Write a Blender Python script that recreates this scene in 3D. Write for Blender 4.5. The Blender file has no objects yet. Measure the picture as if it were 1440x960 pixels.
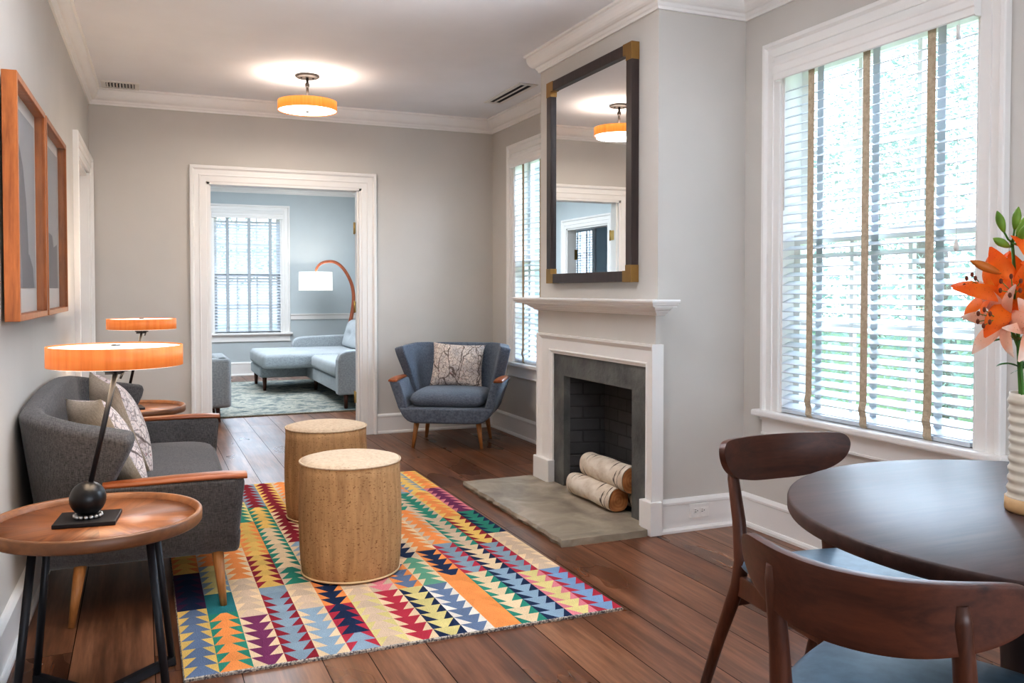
import bpy, math, random
from math import sin, cos, pi, radians, sqrt
from mathutils import Vector, Matrix
random.seed(7)
C = bpy.context.scene.collection
R = radians

# ---------------------------------------------------------------- helpers
class MB:
    """collects vertices and faces, then links them as one mesh object"""
    def __init__(s):
        s.v = []; s.f = []; s.mi = []; s.sm = []; s.cm = 0; s.smooth = False
    def add(s, vs, fs, smooth=None):
        o = len(s.v); s.v += [tuple(p) for p in vs]
        sm = s.smooth if smooth is None else smooth
        for f in fs:
            s.f.append([i + o for i in f]); s.mi.append(s.cm); s.sm.append(sm)
        return s
    def box(s, x0, x1, y0, y1, z0, z1, T=None):
        if x0 > x1: x0, x1 = x1, x0
        if y0 > y1: y0, y1 = y1, y0
        if z0 > z1: z0, z1 = z1, z0
        vs = [Vector((x, y, z)) for x in (x0, x1) for y in (y0, y1) for z in (z0, z1)]
        if T: vs = [T @ p for p in vs]
        return s.add(vs, [(0,1,3,2),(4,6,7,5),(0,4,5,1),(2,3,7,6),(0,2,6,4),(1,5,7,3)], False)
    def hexa(s, pts):
        """8 points: bottom loop 4, top loop 4"""
        return s.add(pts, [(3,2,1,0),(4,5,6,7),(0,1,5,4),(1,2,6,5),(2,3,7,6),(3,0,4,7)], False)
    def tube(s, path, rad, n=12, caps=True, ell=None):
        path = [Vector(p) for p in path]
        if not isinstance(rad, (list, tuple)): rad = [rad] * len(path)
        vs = []; m = len(path)
        t0 = (path[1] - path[0]).normalized()
        up = Vector((0, 0, 1)) if abs(t0.z) < .9 else Vector((1, 0, 0))
        for i, p in enumerate(path):
            a = path[max(i - 1, 0)]; b = path[min(i + 1, m - 1)]
            t = (b - a).normalized()
            nx = up.cross(t).normalized(); ny = t.cross(nx)
            up = ny if abs(t.z) < .9 or i else up
            up = t.cross(nx).normalized()
            ex, ey = ell if ell else (1, 1)
            for k in range(n):
                q = 2 * pi * k / n
                vs.append(p + (nx * cos(q) * ex + ny * sin(q) * ey) * rad[i])
        fs = []
        for i in range(m - 1):
            for k in range(n):
                a = i * n + k; b = i * n + (k + 1) % n
                fs.append((a, b, b + n, a + n))
        s.add(vs, fs, True)
        if caps:
            o = len(s.v) - m * n
            s.f.append([o + k for k in range(n)][::-1]); s.mi.append(s.cm); s.sm.append(False)
            s.f.append([o + (m - 1) * n + k for k in range(n)]); s.mi.append(s.cm); s.sm.append(False)
        return s
    def lathe(s, prof, c=(0, 0, 0), n=48, smooth=True, close=False):
        vs = []; fs = []; m = len(prof)
        for (r, z) in prof:
            for k in range(n):
                q = 2 * pi * k / n
                vs.append((c[0] + r * cos(q), c[1] + r * sin(q), c[2] + z))
        for i in range(m - 1):
            for k in range(n):
                a = i * n + k; b = i * n + (k + 1) % n
                fs.append((a, b, b + n, a + n))
        shut = prof[0] == prof[-1]
        if prof[0][0] > 1e-5 and not shut: fs.append(tuple(range(n))[::-1])
        if prof[-1][0] > 1e-5 and not shut: fs.append(tuple((m - 1) * n + k for k in range(n)))
        return s.add(vs, fs, smooth)
    def sphere(s, c, r, n=16, sc=(1, 1, 1)):
        vs = []; fs = []; h = n // 2
        for i in range(h + 1):
            th = pi * i / h
            for k in range(n):
                q = 2 * pi * k / n
                vs.append((c[0] + r * sc[0] * sin(th) * cos(q), c[1] + r * sc[1] * sin(th) * sin(q), c[2] + r * sc[2] * cos(th)))
        for i in range(h):
            for k in range(n):
                a = i * n + k; b = i * n + (k + 1) % n
                fs.append((a, a + n, b + n, b))
        return s.add(vs, fs, True)
    def prism(s, poly, fn, h0, h1, smooth=False):
        """poly: 2-D outline; fn(a,b,h) -> 3-D"""
        n = len(poly)
        vs = [fn(a, b, h0) for a, b in poly] + [fn(a, b, h1) for a, b in poly]
        s.add(vs, [(i, (i + 1) % n, (i + 1) % n + n, i + n) for i in range(n)], smooth)
        o = len(s.v) - 2 * n
        s.f.append([o + i for i in range(n)][::-1]); s.mi.append(s.cm); s.sm.append(False)
        s.f.append([o + n + i for i in range(n)]); s.mi.append(s.cm); s.sm.append(False)
        return s
    def grid(s, fn, nu, nv, smooth=True, flip=False):
        vs = [fn(i / nu, j / nv) for i in range(nu + 1) for j in range(nv + 1)]
        fs = []
        for i in range(nu):
            for j in range(nv):
                a = i * (nv + 1) + j
                q = (a, a + nv + 1, a + nv + 2, a + 1)
                fs.append(q[::-1] if flip else q)
        return s.add(vs, fs, smooth)
    def build(s, name, mats, parent=None, bevel=0, seg=2, sub=0, solid=0, off=0, smooth=False):
        me = bpy.data.meshes.new(name)
        me.from_pydata(s.v, [], s.f)
        if not isinstance(mats, (list, tuple)): mats = [mats]
        for m in mats: me.materials.append(m)
        me.polygons.foreach_set('material_index', s.mi)
        me.polygons.foreach_set('use_smooth', [True] * len(s.sm) if smooth else s.sm)
        me.update()
        import bmesh
        bm = bmesh.new(); bm.from_mesh(me)
        bmesh.ops.remove_doubles(bm, verts=bm.verts, dist=1e-6)
        bmesh.ops.recalc_face_normals(bm, faces=bm.faces)
        bm.to_mesh(me); bm.free()
        o = bpy.data.objects.new(name, me); C.objects.link(o)
        if parent: o.parent = parent
        if solid:
            m = o.modifiers.new('s', 'SOLIDIFY'); m.thickness = solid; m.offset = off
        if bevel:
            m = o.modifiers.new('b', 'BEVEL'); m.width = bevel; m.segments = seg; m.limit_method = 'ANGLE'; m.angle_limit = R(35)
            m.harden_normals = False
        if sub:
            m = o.modifiers.new('u', 'SUBSURF'); m.levels = sub; m.render_levels = sub
        return o

def tag(o, label=None, cat=None, group=None, kind=None):
    if label: o['label'] = label
    if cat: o['category'] = cat
    if group: o['group'] = group
    if kind: o['kind'] = kind
    return o

def thing(name, label, cat, loc=(0, 0, 0), rz=0, group=None):
    o = bpy.data.objects.new(name, None); C.objects.link(o)
    o.empty_display_size = .1
    o.location = loc; o.rotation_euler = (0, 0, rz)
    return tag(o, label, cat, group)

def kids(o): return [c for c in bpy.data.objects if c.parent == o]

def dup(o, parent=None):
    c = o.copy(); C.objects.link(c)
    if parent: c.parent = parent
    for k in kids(o): dup(k, c)
    return c

def place(o, loc, rz=0, label=None, group=None):
    o.location = loc; o.rotation_euler = (0, 0, rz)
    if label: o['label'] = label
    if group: o['group'] = group
    return o

# ---------------------------------------------------------------- materials
class NT:
    def __init__(s, name):
        s.m = bpy.data.materials.new(name); s.m.use_nodes = True
        s.t = s.m.node_tree; s.p = s.t.nodes['Principled BSDF']; s.out = s.t.nodes['Material Output']
        s._tc = None
    def n(s, typ, **kw):
        x = s.t.nodes.new(typ)
        for k, v in kw.items():
            if k.startswith('i_'):
                key = k[2:].replace('_', ' ')
                x.inputs[int(key) if key.isdigit() else key].default_value = v
            else: setattr(x, k, v)
        return x
    def l(s, a, b): s.t.links.new(a, b); return s
    def obj(s):
        if not s._tc: s._tc = s.n('ShaderNodeTexCoord')
        return s._tc.outputs['Object']
    def mapped(s, scale=(1, 1, 1), rot=(0, 0, 0), src=None):
        m = s.n('ShaderNodeMapping'); m.inputs['Scale'].default_value = scale; m.inputs['Rotation'].default_value = rot
        s.l(src or s.obj(), m.inputs['Vector']); return m.outputs['Vector']
    def noise(s, vec=None, scale=5, detail=4, rough=.55, dist=0):
        x = s.n('ShaderNodeTexNoise'); x.inputs['Scale'].default_value = scale; x.inputs['Detail'].default_value = detail
        x.inputs['Roughness'].default_value = rough; x.inputs['Distortion'].default_value = dist
        s.l(vec or s.obj(), x.inputs['Vector']); return x.outputs['Fac']
    def ramp(s, fac, stops, interp='LINEAR'):
        r = s.n('ShaderNodeValToRGB'); cr = r.color_ramp; cr.interpolation = interp
        while len(cr.elements) < len(stops): cr.elements.new(.5)
        for e, (p, c) in zip(cr.elements, stops):
            e.position = p; e.color = (*c, 1) if len(c) == 3 else c
        s.l(fac, r.inputs['Fac']); return r.outputs['Color']
    def mix(s, fac, a, b, typ='MIX'):
        x = s.n('ShaderNodeMix', data_type='RGBA', blend_type=typ)
        for sock, v in ((x.inputs[0], fac), (x.inputs[6], a), (x.inputs[7], b)):
            if hasattr(v, 'is_linked') or hasattr(v, 'links'): s.l(v, sock)
            elif isinstance(v, (int, float)): sock.default_value = v
            else: sock.default_value = (*v, 1)
        return x.outputs[2]
    def math(s, op, a, b=0, c=None):
        x = s.n('ShaderNodeMath', operation=op)
        for i, v in enumerate((a, b) if c is None else (a, b, c)):
            if hasattr(v, 'links'): s.l(v, x.inputs[i])
            else: x.inputs[i].default_value = v
        return x.outputs[0]
    def col(s, c):
        if hasattr(c, 'links'): s.l(c, s.p.inputs['Base Color'])
        else: s.p.inputs['Base Color'].default_value = (*c, 1)
        return s
    def set(s, rough=.5, metal=0, spec=.5, **kw):
        if hasattr(rough, 'links'): s.l(rough, s.p.inputs['Roughness'])
        else: s.p.inputs['Roughness'].default_value = rough
        s.p.inputs['Metallic'].default_value = metal
        s.p.inputs['Specular IOR Level'].default_value = spec
        for k, v in kw.items(): s.p.inputs[k.replace('_', ' ')].default_value = v
        return s
    def bump(s, h, strength=.2, dist=.01):
        b = s.n('ShaderNodeBump'); b.inputs['Strength'].default_value = strength; b.inputs['Distance'].default_value = dist
        s.l(h, b.inputs['Height']); s.l(b.outputs['Normal'], s.p.inputs['Normal']); return s

def srgb(r, g, b):
    f = lambda c: (c / 255 / 12.92) if c / 255 <= .04045 else ((c / 255 + .055) / 1.055) ** 2.4
    return (f(r), f(g), f(b))

def plain(name, c, rough=.5, metal=0, spec=.5, nz=.04):
    t = NT(name)
    f = t.noise(scale=30, detail=3)
    a = tuple(max(0, x * (1 - nz)) for x in c); b = tuple(min(1, x * (1 + nz)) for x in c)
    t.col(t.ramp(f, [(.35, a), (.65, b)])).set(rough, metal, spec)
    return t.m

def paint(name, c, rough=.6, bump=.05):
    t = NT(name); f = t.noise(scale=2.0, detail=3)
    a = tuple(x * .97 for x in c); b = tuple(min(1, x * 1.03) for x in c)
    t.col(t.ramp(f, [(.3, a), (.7, b)])).set(rough, 0, .35)
    t.bump(t.noise(scale=160, detail=2), bump, .002)
    return t.m

def wood(name, dark, light, axis='y', scale=1.0, rough=.4, fig=.6, stretch=14, bump=.05, spec=.5):
    t = NT(name)
    sc = {'x': (1, stretch, stretch), 'y': (stretch, 1, stretch), 'z': (stretch, stretch, 1)}[axis]
    sc = tuple(v * scale for v in sc)
    v = t.mapped(sc)
    n1 = t.noise(v, 1.6, 5, .6, fig); n2 = t.noise(v, 9, 3, .6, .2)
    f = t.math('MULTIPLY_ADD', n2, .35, t.math('MULTIPLY', n1, .75))
    t.col(t.ramp(f, [(.32, dark), (.72, light)])).set(rough, 0, spec)
    t.bump(n2, bump, .003)
    return t.m

def fabric(name, dark, light, scale=1.0, rough=.95, bump=.5):
    t = NT(name)
    a = t.noise(t.mapped((420 * scale, 60 * scale, 420 * scale)), 1, 2)
    b = t.noise(t.mapped((60 * scale, 420 * scale, 60 * scale)), 1, 2)
    f = t.math('MULTIPLY', t.math('ADD', a, b), .5)
    big = t.noise(scale=4, detail=2)
    f2 = t.math('MULTIPLY_ADD', big, .15, t.math('MULTIPLY', f, .88))
    t.col(t.ramp(f2, [(.38, dark), (.62, light)])).set(rough, 0, .2)
    try: t.p.inputs['Sheen Weight'].default_value = .15
    except Exception: pass
    t.bump(f, bump, .002)
    return t.m

def emit(name, c, strength, base=(.8, .8, .8)):
    t = NT(name); t.col(base).set(.6)
    f = t.noise(scale=6, detail=2)
    t.l(t.ramp(f, [(.2, tuple(x * .97 for x in c)), (.8, c)]), t.p.inputs['Emission Color'])
    t.p.inputs['Emission Strength'].default_value = strength
    return t.m

M = {}
M['wall'] = paint('wall_paint', srgb(205, 200, 193), .7)
M['wall_far'] = paint('far_room_daylit_paint', srgb(198, 206, 208), .7)  # blue cast of the daylight put into the far room wall colour
M['ceiling'] = paint('ceiling_paint', srgb(236, 236, 238), .8)
M['trim'] = paint('trim_paint', srgb(240, 237, 233), .35, .02)
M['white_metal'] = plain('white_metal', srgb(226, 222, 216), .4)
_t = NT('blind_slat_white'); _t.col(_t.ramp(_t.noise(scale=3), [(.3, srgb(206, 211, 217)), (.7, srgb(220, 224, 229))])).set(.35)
_tr = _t.n('ShaderNodeBsdfTranslucent'); _tr.inputs['Color'].default_value = (.93, .96, 1, 1); _mx = _t.n('ShaderNodeMixShader'); _mx.inputs[0].default_value = .12
_t.l(_t.p.outputs[0], _mx.inputs[1]); _t.l(_tr.outputs[0], _mx.inputs[2]); _t.l(_mx.outputs[0], _t.out.inputs[0]); M['slat'] = _t.m
M['tape'] = fabric('blind_tape', srgb(158, 142, 120), srgb(190, 174, 150), 1.0)
M['tape_grey'] = fabric('grey_blind_tape', srgb(172, 178, 182), srgb(192, 198, 202), 1.0)
M['iron'] = plain('black_iron', srgb(34, 33, 36), .45, .3)
M['ball'] = plain('black_ball', srgb(26, 26, 28), .35, .2)
M['bronze'] = plain('dark_bronze', srgb(44, 38, 34), .45, .3)
M['brass'] = plain('aged_brass', srgb(150, 118, 70), .4, .85)
M['brass_hinge'] = plain('hinge_brass', srgb(190, 160, 96), .35, .9)
M['dark_frame'] = wood('dark_mirror_wood', srgb(34, 25, 23), srgb(60, 46, 42), 'z', 1, .4)
_t = NT('mirror_glass'); _t.col((.86, .88, .88)).set(.0, 1.0); _t.l(_t.ramp(_t.noise(scale=2), [(0, (.90, .91, .91)), (1, (.93, .94, .94))]), _t.p.inputs['Base Color']); M['mirror'] = _t.m
M['walnut'] = wood('walnut_dark', srgb(52, 26, 17), srgb(94, 51, 33), 'x', 1.2, .4, .8, 10)
M['walnut_z'] = wood('walnut_leg', srgb(52, 27, 18), srgb(98, 56, 37), 'z', 1.2, .4, .5, 10)
M['walnut_mid'] = wood('warm_arm_wood', srgb(112, 58, 28), srgb(164, 94, 50), 'y', 1.5, .35)
M['oak_leg'] = wood('oak_leg', srgb(132, 84, 42), srgb(184, 128, 74), 'z', 1.5, .4)
M['cherry'] = wood('cherry_frame', srgb(122, 66, 26), srgb(178, 106, 52), 'z', 1.3, .45, 2.4, 6)
M['cherry_y'] = wood('cherry_frame_rail', srgb(122, 66, 26), srgb(174, 102, 50), 'y', 1.3, .4, 1.2, 9)
M['table_top'] = wood('dining_table_top', srgb(48, 34, 32), srgb(80, 58, 52), 'x', .8, .42, 1.2, 9, .03, .42)
M['pedestal'] = plain('dark_pedestal', srgb(36, 38, 46), .4)
M['leather'] = plain('slate_leather', srgb(84, 106, 124), .45, 0, .5, .12)
M['sofa'] = fabric('charcoal_tweed', srgb(56, 54, 54), srgb(102, 98, 96), 1.0)
M['chair_blue'] = fabric('blue_grey_tweed', srgb(76, 84, 96), srgb(116, 124, 136), 1.0)
M['sofa_far'] = fabric('pale_grey_linen', srgb(138, 143, 145), srgb(174, 179, 182), 1.0)
M['pillow_back'] = fabric('beige_linen', srgb(182, 166, 144), srgb(214, 200, 180), .8)
M['steel'] = plain('brushed_steel', srgb(150, 148, 144), .35, .9)
M['bead'] = plain('pale_beads', srgb(206, 202, 196), .3, .5)
M['dark_gap'] = plain('dark_gap', srgb(22, 16, 13), .9)
M['black_hole'] = plain('dark_slot', srgb(40, 40, 42), .8)
M['outlet'] = plain('outlet_plastic', srgb(240, 238, 234), .35)
M['cream_trim'] = plain('cream_piping', srgb(222, 192, 146), .7)

def glass(name, tint=(.95, .98, 1)):
    t = NT(name)
    tr = t.n('ShaderNodeBsdfTransparent'); tr.inputs['Color'].default_value = (*tint, 1)
    gl = t.n('ShaderNodeBsdfGlossy'); gl.inputs['Roughness'].default_value = .02
    f = t.noise(scale=1.5, detail=1)
    mx = t.n('ShaderNodeMixShader'); t.l(t.math('MULTIPLY_ADD', f, .02, .05), mx.inputs[0])
    t.l(tr.outputs[0], mx.inputs[1]); t.l(gl.outputs[0], mx.inputs[2]); t.l(mx.outputs[0], t.out.inputs[0])
    return t.m
M['glass'] = glass('window_glass')
M['pic_glass'] = glass('picture_glass', (.97, .97, .97))
M['art_back'] = paint('art_paper', srgb(176, 176, 178), .8)
M['art_dark'] = paint('art_grey', srgb(132, 132, 136), .8)
M['art_mid'] = paint('art_mid_grey', srgb(150, 150, 154), .8)
M['art_mat'] = paint('art_mount', srgb(222, 220, 216), .8)
# ================================================================ SETTING
ZC = 2.68            # ceiling
XR = 2.85            # right wall
YB = 7.13            # back wall
BX, B0, B1 = 2.33, 3.65, 5.01     # chimney breast face and sides
YF0, YF1 = 7.26, 12.75            # far room
FL, FR_ = -.8, 2.92
def xl(y): return -.34 - .02 * (YB - y)       # left wall leans a little in plan
YR = -2.6

def struct(name, mb, m, parent=None, **k):
    o = mb.build(name, m, parent, **k)
    if parent is None: o['kind'] = 'structure'
    return o

def panel_with_holes(mb, fn, a0, a1, b0, b1, t0, t1, holes):
    """wall slab in (a,b) with thickness t0..t1 and rectangular holes (a0,a1,b0,b1)"""
    As = sorted({a0, a1, *[h[0] for h in holes], *[h[1] for h in holes]})
    Bs = sorted({b0, b1, *[h[2] for h in holes], *[h[3] for h in holes]})
    for i in range(len(As) - 1):
        for j in range(len(Bs) - 1):
            ca, cb = (As[i] + As[i + 1]) / 2, (Bs[j] + Bs[j + 1]) / 2
            if any(h[0] < ca < h[1] and h[2] < cb < h[3] for h in holes): continue
            p = [fn(a, b, t) for t in (t0, t1) for a, b in ((As[i], Bs[j]), (As[i + 1], Bs[j]), (As[i + 1], Bs[j + 1]), (As[i], Bs[j + 1]))]
            mb.hexa(p)

fnR = lambda a, b, t: (XR + t, a, b)           # right wall: a=Y, b=Z
fnB = lambda a, b, t: (a, YB + t, b)           # back wall
fnL = lambda a, b, t: (xl(a) - t, a, b)        # left wall
W1 = (5.55, 6.63, .61, 2.28)                   # far window in right wall
W2 = (2.29, 3.37, .61, 2.28)                   # near window in right wall
D1 = (.475, 1.68, 0, 2.035)                    # cased opening
D2 = (5.97, 6.98, 0, 2.04)                     # door in left wall
WF = (.93, 1.85, .60, 2.28)                    # far room window
DF = (9.62, 10.78, 0, 2.04)                    # far room side door

# floor: individual boards drawn in one mesh
def make_floor():
    mb = MB(); tones = []
    x = -4.2; rnd = random.Random(3)
    while x < 3.1:
        w = rnd.choice([.15, .18, .2, .22, .25])
        y = YR - rnd.random() * 2
        while y < YF1 + 1.9:
            L = rnd.uniform(1.6, 3.6)
            y1 = min(y + L, YF1 + 1.9)
            mb.add([(x + .0015, y + .001, 0), (x + w - .0015, y + .001, 0), (x + w - .0015, y1 - .001, 0), (x + .0015, y1 - .001, 0)], [(0, 1, 2, 3)])
            tones.append(rnd.random()); y = y1
        x += w
    mb.cm = 1
    mb.add([(-4.2, YR - 2, -.004), (3.1, YR - 2, -.004), (3.1, YF1 + 1.9, -.004), (-4.2, YF1 + 1.9, -.004)], [(0, 1, 2, 3)]); tones.append(0)
    t = NT('dark_plank_floor')
    at = t.n('ShaderNodeAttribute'); at.attribute_name = 'tone'
    tone = at.outputs['Fac']
    off = t.n('ShaderNodeCombineXYZ'); t.l(t.math('MULTIPLY', tone, 3.7), off.inputs[0]); t.l(t.math('MULTIPLY', tone, 8.3), off.inputs[1])
    va = t.n('ShaderNodeVectorMath', operation='ADD'); t.l(t.obj(), va.inputs[0]); t.l(off.outputs[0], va.inputs[1])
    v = t.mapped((13, .9, 13), src=va.outputs[0])
    n1 = t.noise(v, 1.5, 5, .6, 0); n2 = t.noise(v, 7, 3)
    patch = t.noise(t.mapped((1.6, .7, 1), src=va.outputs[0]), 1.5, 3)
    f = t.math('MULTIPLY_ADD', n2, .2, t.math('MULTIPLY', n1, .6))
    f = t.math('MULTIPLY_ADD', patch, .25, f)
    base = t.ramp(f, [(.3, srgb(48, 30, 21)), (.50, srgb(108, 70, 47)), (.72, srgb(164, 116, 84))])
    base = t.mix(t.math('MULTIPLY', tone, .5), base, t.mix(1, base, srgb(168, 132, 118), 'MULTIPLY'))
    vo = t.n('ShaderNodeTexVoronoi'); vo.inputs['Scale'].default_value = 3.6; t.l(t.mapped((1.15, .8, 0), src=va.outputs[0]), vo.inputs['Vector'])
    wob = t.math('MULTIPLY_ADD', t.noise(scale=60, detail=2), .03, vo.outputs['Distance'])
    spots = t.ramp(wob, [(.032, (1, 1, 1)), (.042, (0, 0, 0))])
    base = t.mix(spots, base, srgb(18, 10, 8))
    t.col(base).set(t.ramp(patch, [(.3, (.24, .24, .24)), (.7, (.40, .40, .40))]), 0, .55)
    t.bump(n2, .05, .001)
    o = mb.build('floor', [t.m, M['dark_gap']])
    # per-face tone
    a = o.data.attributes.new('tone', 'FLOAT', 'FACE')
    a.data.foreach_set('value', tones)
    o['kind'] = 'structure'
make_floor()

struct('ceiling', MB().box(-4.2, 3.15, YR - .1, YF1 + .15, ZC, ZC + .12), M['ceiling'])

mb = MB(); panel_with_holes(mb, fnR, YR, YB, 0, ZC, 0, .17, [W1, W2]); struct('wall_right', mb, M['wall'])
mb = MB(); panel_with_holes(mb, fnB, -.9, XR + .17, 0, ZC, 0, .07, [D1]); struct('wall_back', mb, M['wall'])
mb = MB(); panel_with_holes(mb, lambda a, b, t: (a, YB + t, b), -.95, XR + .3, 0, ZC, .07, .13, [D1]); struct('wall_far_room_near', mb, M['wall_far'])
mb = MB(); panel_with_holes(mb, fnL, YR, YB, 0, ZC, 0, .14, [D2]); struct('wall_left', mb, M['wall'])
struct('wall_rear', MB().box(-.8, XR + .17, YR - .14, YR, 0, ZC), M['wall'])
# far room
mb = MB(); panel_with_holes(mb, lambda a, b, t: (a, YF1 + t, b), FL - .14, FR_ + .14, 0, ZC, 0, .16, [WF]); struct('wall_far_room_back', mb, M['wall_far'])
WFR = (8.0, 9.1, .6, 2.28)
mb = MB(); panel_with_holes(mb, lambda a, b, t: (FR_ + t, a, b), YF0, YF1, 0, ZC, 0, .14, [(8.3, 9.3, .6, 2.28)]); struct('wall_far_room_right', mb, M['wall_far'])
mb = MB(); panel_with_holes(mb, lambda a, b, t: (FL - t, a, b), YF0, YF1, 0, ZC, 0, .14, [DF]); struct('wall_far_room_left', mb, M['wall_far'])
# passage room beyond the far room's side door
WP = (12.62, 13.70, .6, 2.25)
mb = MB(); panel_with_holes(mb, lambda a, b, t: (-2.2 - t, a, b), 8.6, 14.5, 0, ZC, 0, .14, [WP])
mb.box(-2.34, -.94, 8.46, 8.6, 0, ZC); mb.box(-2.34, -.66, 14.5, 14.64, 0, ZC); mb.box(-.80, -.66, 12.91, 14.5, 0, ZC)
mb.box(-2.34, -.66, 8.6, 14.6, ZC + .001, ZC + .1)
struct('wall_side_room', mb, M['wall_far'])

# chimney breast
FBY0, FBY1, FBZ, FBX = 3.862, 4.643, .69, 2.56
mb = MB()
mb.box(BX, XR, B0, 3.80, 0, ZC); mb.box(BX, XR, 4.70, B1, 0, ZC); mb.box(BX, XR, 3.80, 4.70, .75, ZC)
mb.box(FBX + .08, XR, 3.80, 4.70, 0, .75)
struct('wall_chimney', mb, M['wall'])

# ---- mouldings swept along a polyline with mitres
def sweep(mb, path, prof, closed=False):
    """path in XY with the room on its LEFT; prof [(u,z)] u = out from wall"""
    n = len(path); P = [Vector(p) for p in path]
    nor = []
    for i in range(n):
        segs = []
        if closed or i > 0: segs.append((P[i] - P[i - 1]).normalized())
        if closed or i < n - 1: segs.append((P[(i + 1) % n] - P[i]).normalized())
        ns = [Vector((-d.y, d.x)) for d in segs]
        if len(ns) == 2:
            b = ns[0] + ns[1]; b = b / (1 + ns[0].dot(ns[1]))
        else: b = ns[0]
        nor.append(b)
    m = len(prof); vs = []
    for i in range(n):
        for (u, z) in prof: vs.append((P[i].x + nor[i].x * u, P[i].y + nor[i].y * u, z))
    fs = []
    for i in range(n if closed else n - 1):
        for k in range(m):
            a = i * m + k; b = i * m + (k + 1) % m; j = ((i + 1) % n) * m
            fs.append((a, b, j + (k + 1) % m, j + k))
    mb.add(vs, fs, False)
    if not closed:
        o = len(mb.v) - n * m
        mb.f.append([o + k for k in range(m)]); mb.mi.append(0); mb.sm.append(False)
        mb.f.append([o + (n - 1) * m + k for k in range(m)][::-1]); mb.mi.append(0); mb.sm.append(False)

def arc(c, r, a0, a1, n=5):
    return [(c[0] + r * cos(R(a0 + (a1 - a0) * i / n)), c[1] + r * sin(R(a0 + (a1 - a0) * i / n))) for i in range(n + 1)]
crown = [(-.002, ZC + .002), (.082, ZC + .002), (.082, ZC - .014), (.070, ZC - .018)] + \
        [(.070 - .042 * (1 - cos(R(a))), ZC - .018 - .066 * sin(R(a))) for a in (15, 30, 45, 60, 75, 90)] + \
        [(.025, ZC - .088), (.021, ZC - .098), (.014, ZC - .104), (.012, ZC - .116), (-.002, ZC - .116)]
room = [(xl(YR), YR), (XR, YR), (XR, B0), (BX, B0), (BX, B1), (XR, B1), (XR, YB), (xl(YB), YB)]
mb = MB(); sweep(mb, room, crown, True); struct('trim_1', mb, M['trim'])
mb = MB(); sweep(mb, [(FL, YF0), (FR_, YF0), (FR_, YF1), (FL, YF1)], crown, True); struct('trim_2', mb, M['trim'])
def base_prof(h=.165, t=.018):
    return [(-.002, 0), (t + .014, 0), (t + .014, .012), (t + .008, .022), (t, .024), (t, h - .03), (t + .004, h - .026), (t + .004, h - .016), (t - .004, h - .006), (.006, h), (-.002, h)]
def baseboard(name, path, **k):
    mb = MB(); sweep(mb, path, base_prof(**k)); return struct(name, mb, M['trim'])
baseboard('baseboard_right', [(XR, YR + .05), (XR, B0)])
baseboard('baseboard_right_back', [(XR, B1), (XR, YB), (D1[1] + .128, YB)])
baseboard('baseboard_back', [(D1[0] - .128, YB), (xl(YB), YB)])
baseboard('baseboard_left', [(xl(D2[0] - .12), D2[0] - .12), (xl(YR), YR)])
baseboard('baseboard_chimney', [(XR, B0), (BX, B0)])
baseboard('baseboard_far_room', [(FR_, YF0 + .02), (FR_, YF1), (FL, YF1), (FL, DF[1] + .13)], h=.19)
# chair rail in the far room
mb = MB(); sweep(mb, [(FR_, YF0), (FR_, YF1), (WF[1] + .125, YF1)], [(-.002, .78), (.014, .78), (.014, .835), (.024, .842), (.026, .862), (-.002, .862)])
struct('trim_3', mb, M['trim'])

# ---- casings: a stepped architrave round an opening
CAS = [(0, -.004), (0, .014), (.006, .017), (.045, .017), (.048, .022), (.056, .022), (.059, .018), (.092, .018), (.098, .026), (.104, .032), (.120, .032), (.125, .028), (.125, -.004)]
def casing(mb, fn, rect, w=.125, four=False, prof=CAS, k=1.0):
    a0, a1, b0, b1 = rect
    vs = []; m = len(prof); s = w / .125
    for (u, v) in prof:
        u *= s; v *= k
        L = [(a0 - u, b0 - (u if four else 0)), (a0 - u, b1 + u), (a1 + u, b1 + u), (a1 + u, b0 - (u if four else 0))]
        vs += [fn(a, b, v) for a, b in L]
    fs = []
    for i in range(m - 1):
        for j in range(4 if four else 3):
            j1 = (j + 1) % 4
            fs.append((i * 4 + j, i * 4 + j1, i * 4 + 4 + j1, i * 4 + 4 + j))
    if not four:
        fs.append([i * 4 for i in range(m)]); fs.append([i * 4 + 3 for i in range(m)][::-1])
    mb.add(vs, fs, False)

# cased opening (door_1)
mb = MB(); casing(mb, lambda a, b, v: (a, YB - v, b), D1); casing(mb, lambda a, b, v: (a, YF0 + v, b), D1)
door1 = struct('door_1', mb, M['trim'])
mb = MB()
mb.box(D1[0] - .002, D1[0] + .018, YB - .012, YF0 + .012, 0, D1[3]); mb.box(D1[1] - .018, D1[1] + .002, YB - .012, YF0 + .012, 0, D1[3])
mb.box(D1[0], D1[1], YB - .012, YF0 + .012, D1[3] - .018, D1[3] + .002)
mb.box(D1[1] - .03, D1[1] - .018, YB + .02, YB + .06, 0, D1[3] - .018); mb.box(D1[0] + .018, D1[0] + .03, YB + .02, YB + .06, 0, D1[3] - .018)
mb.build('jamb', M['trim'], door1)
for sx in (0, 1):
    for z in (.30, 1.06, 1.72):
        x = D1[1] - .02 if sx else D1[0] + .02
        h = MB(); h.box(x - .004, x + .004, YB + .075, YF0 + .012, z - .045, z + .045)
        h.tube([(x - .004 if sx else x + .004, YF0 + .016, z - .05), (x - .004 if sx else x + .004, YF0 + .016, z + .05)], .007, 8)
        h.build('hinge', M['brass_hinge'], door1)
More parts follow.
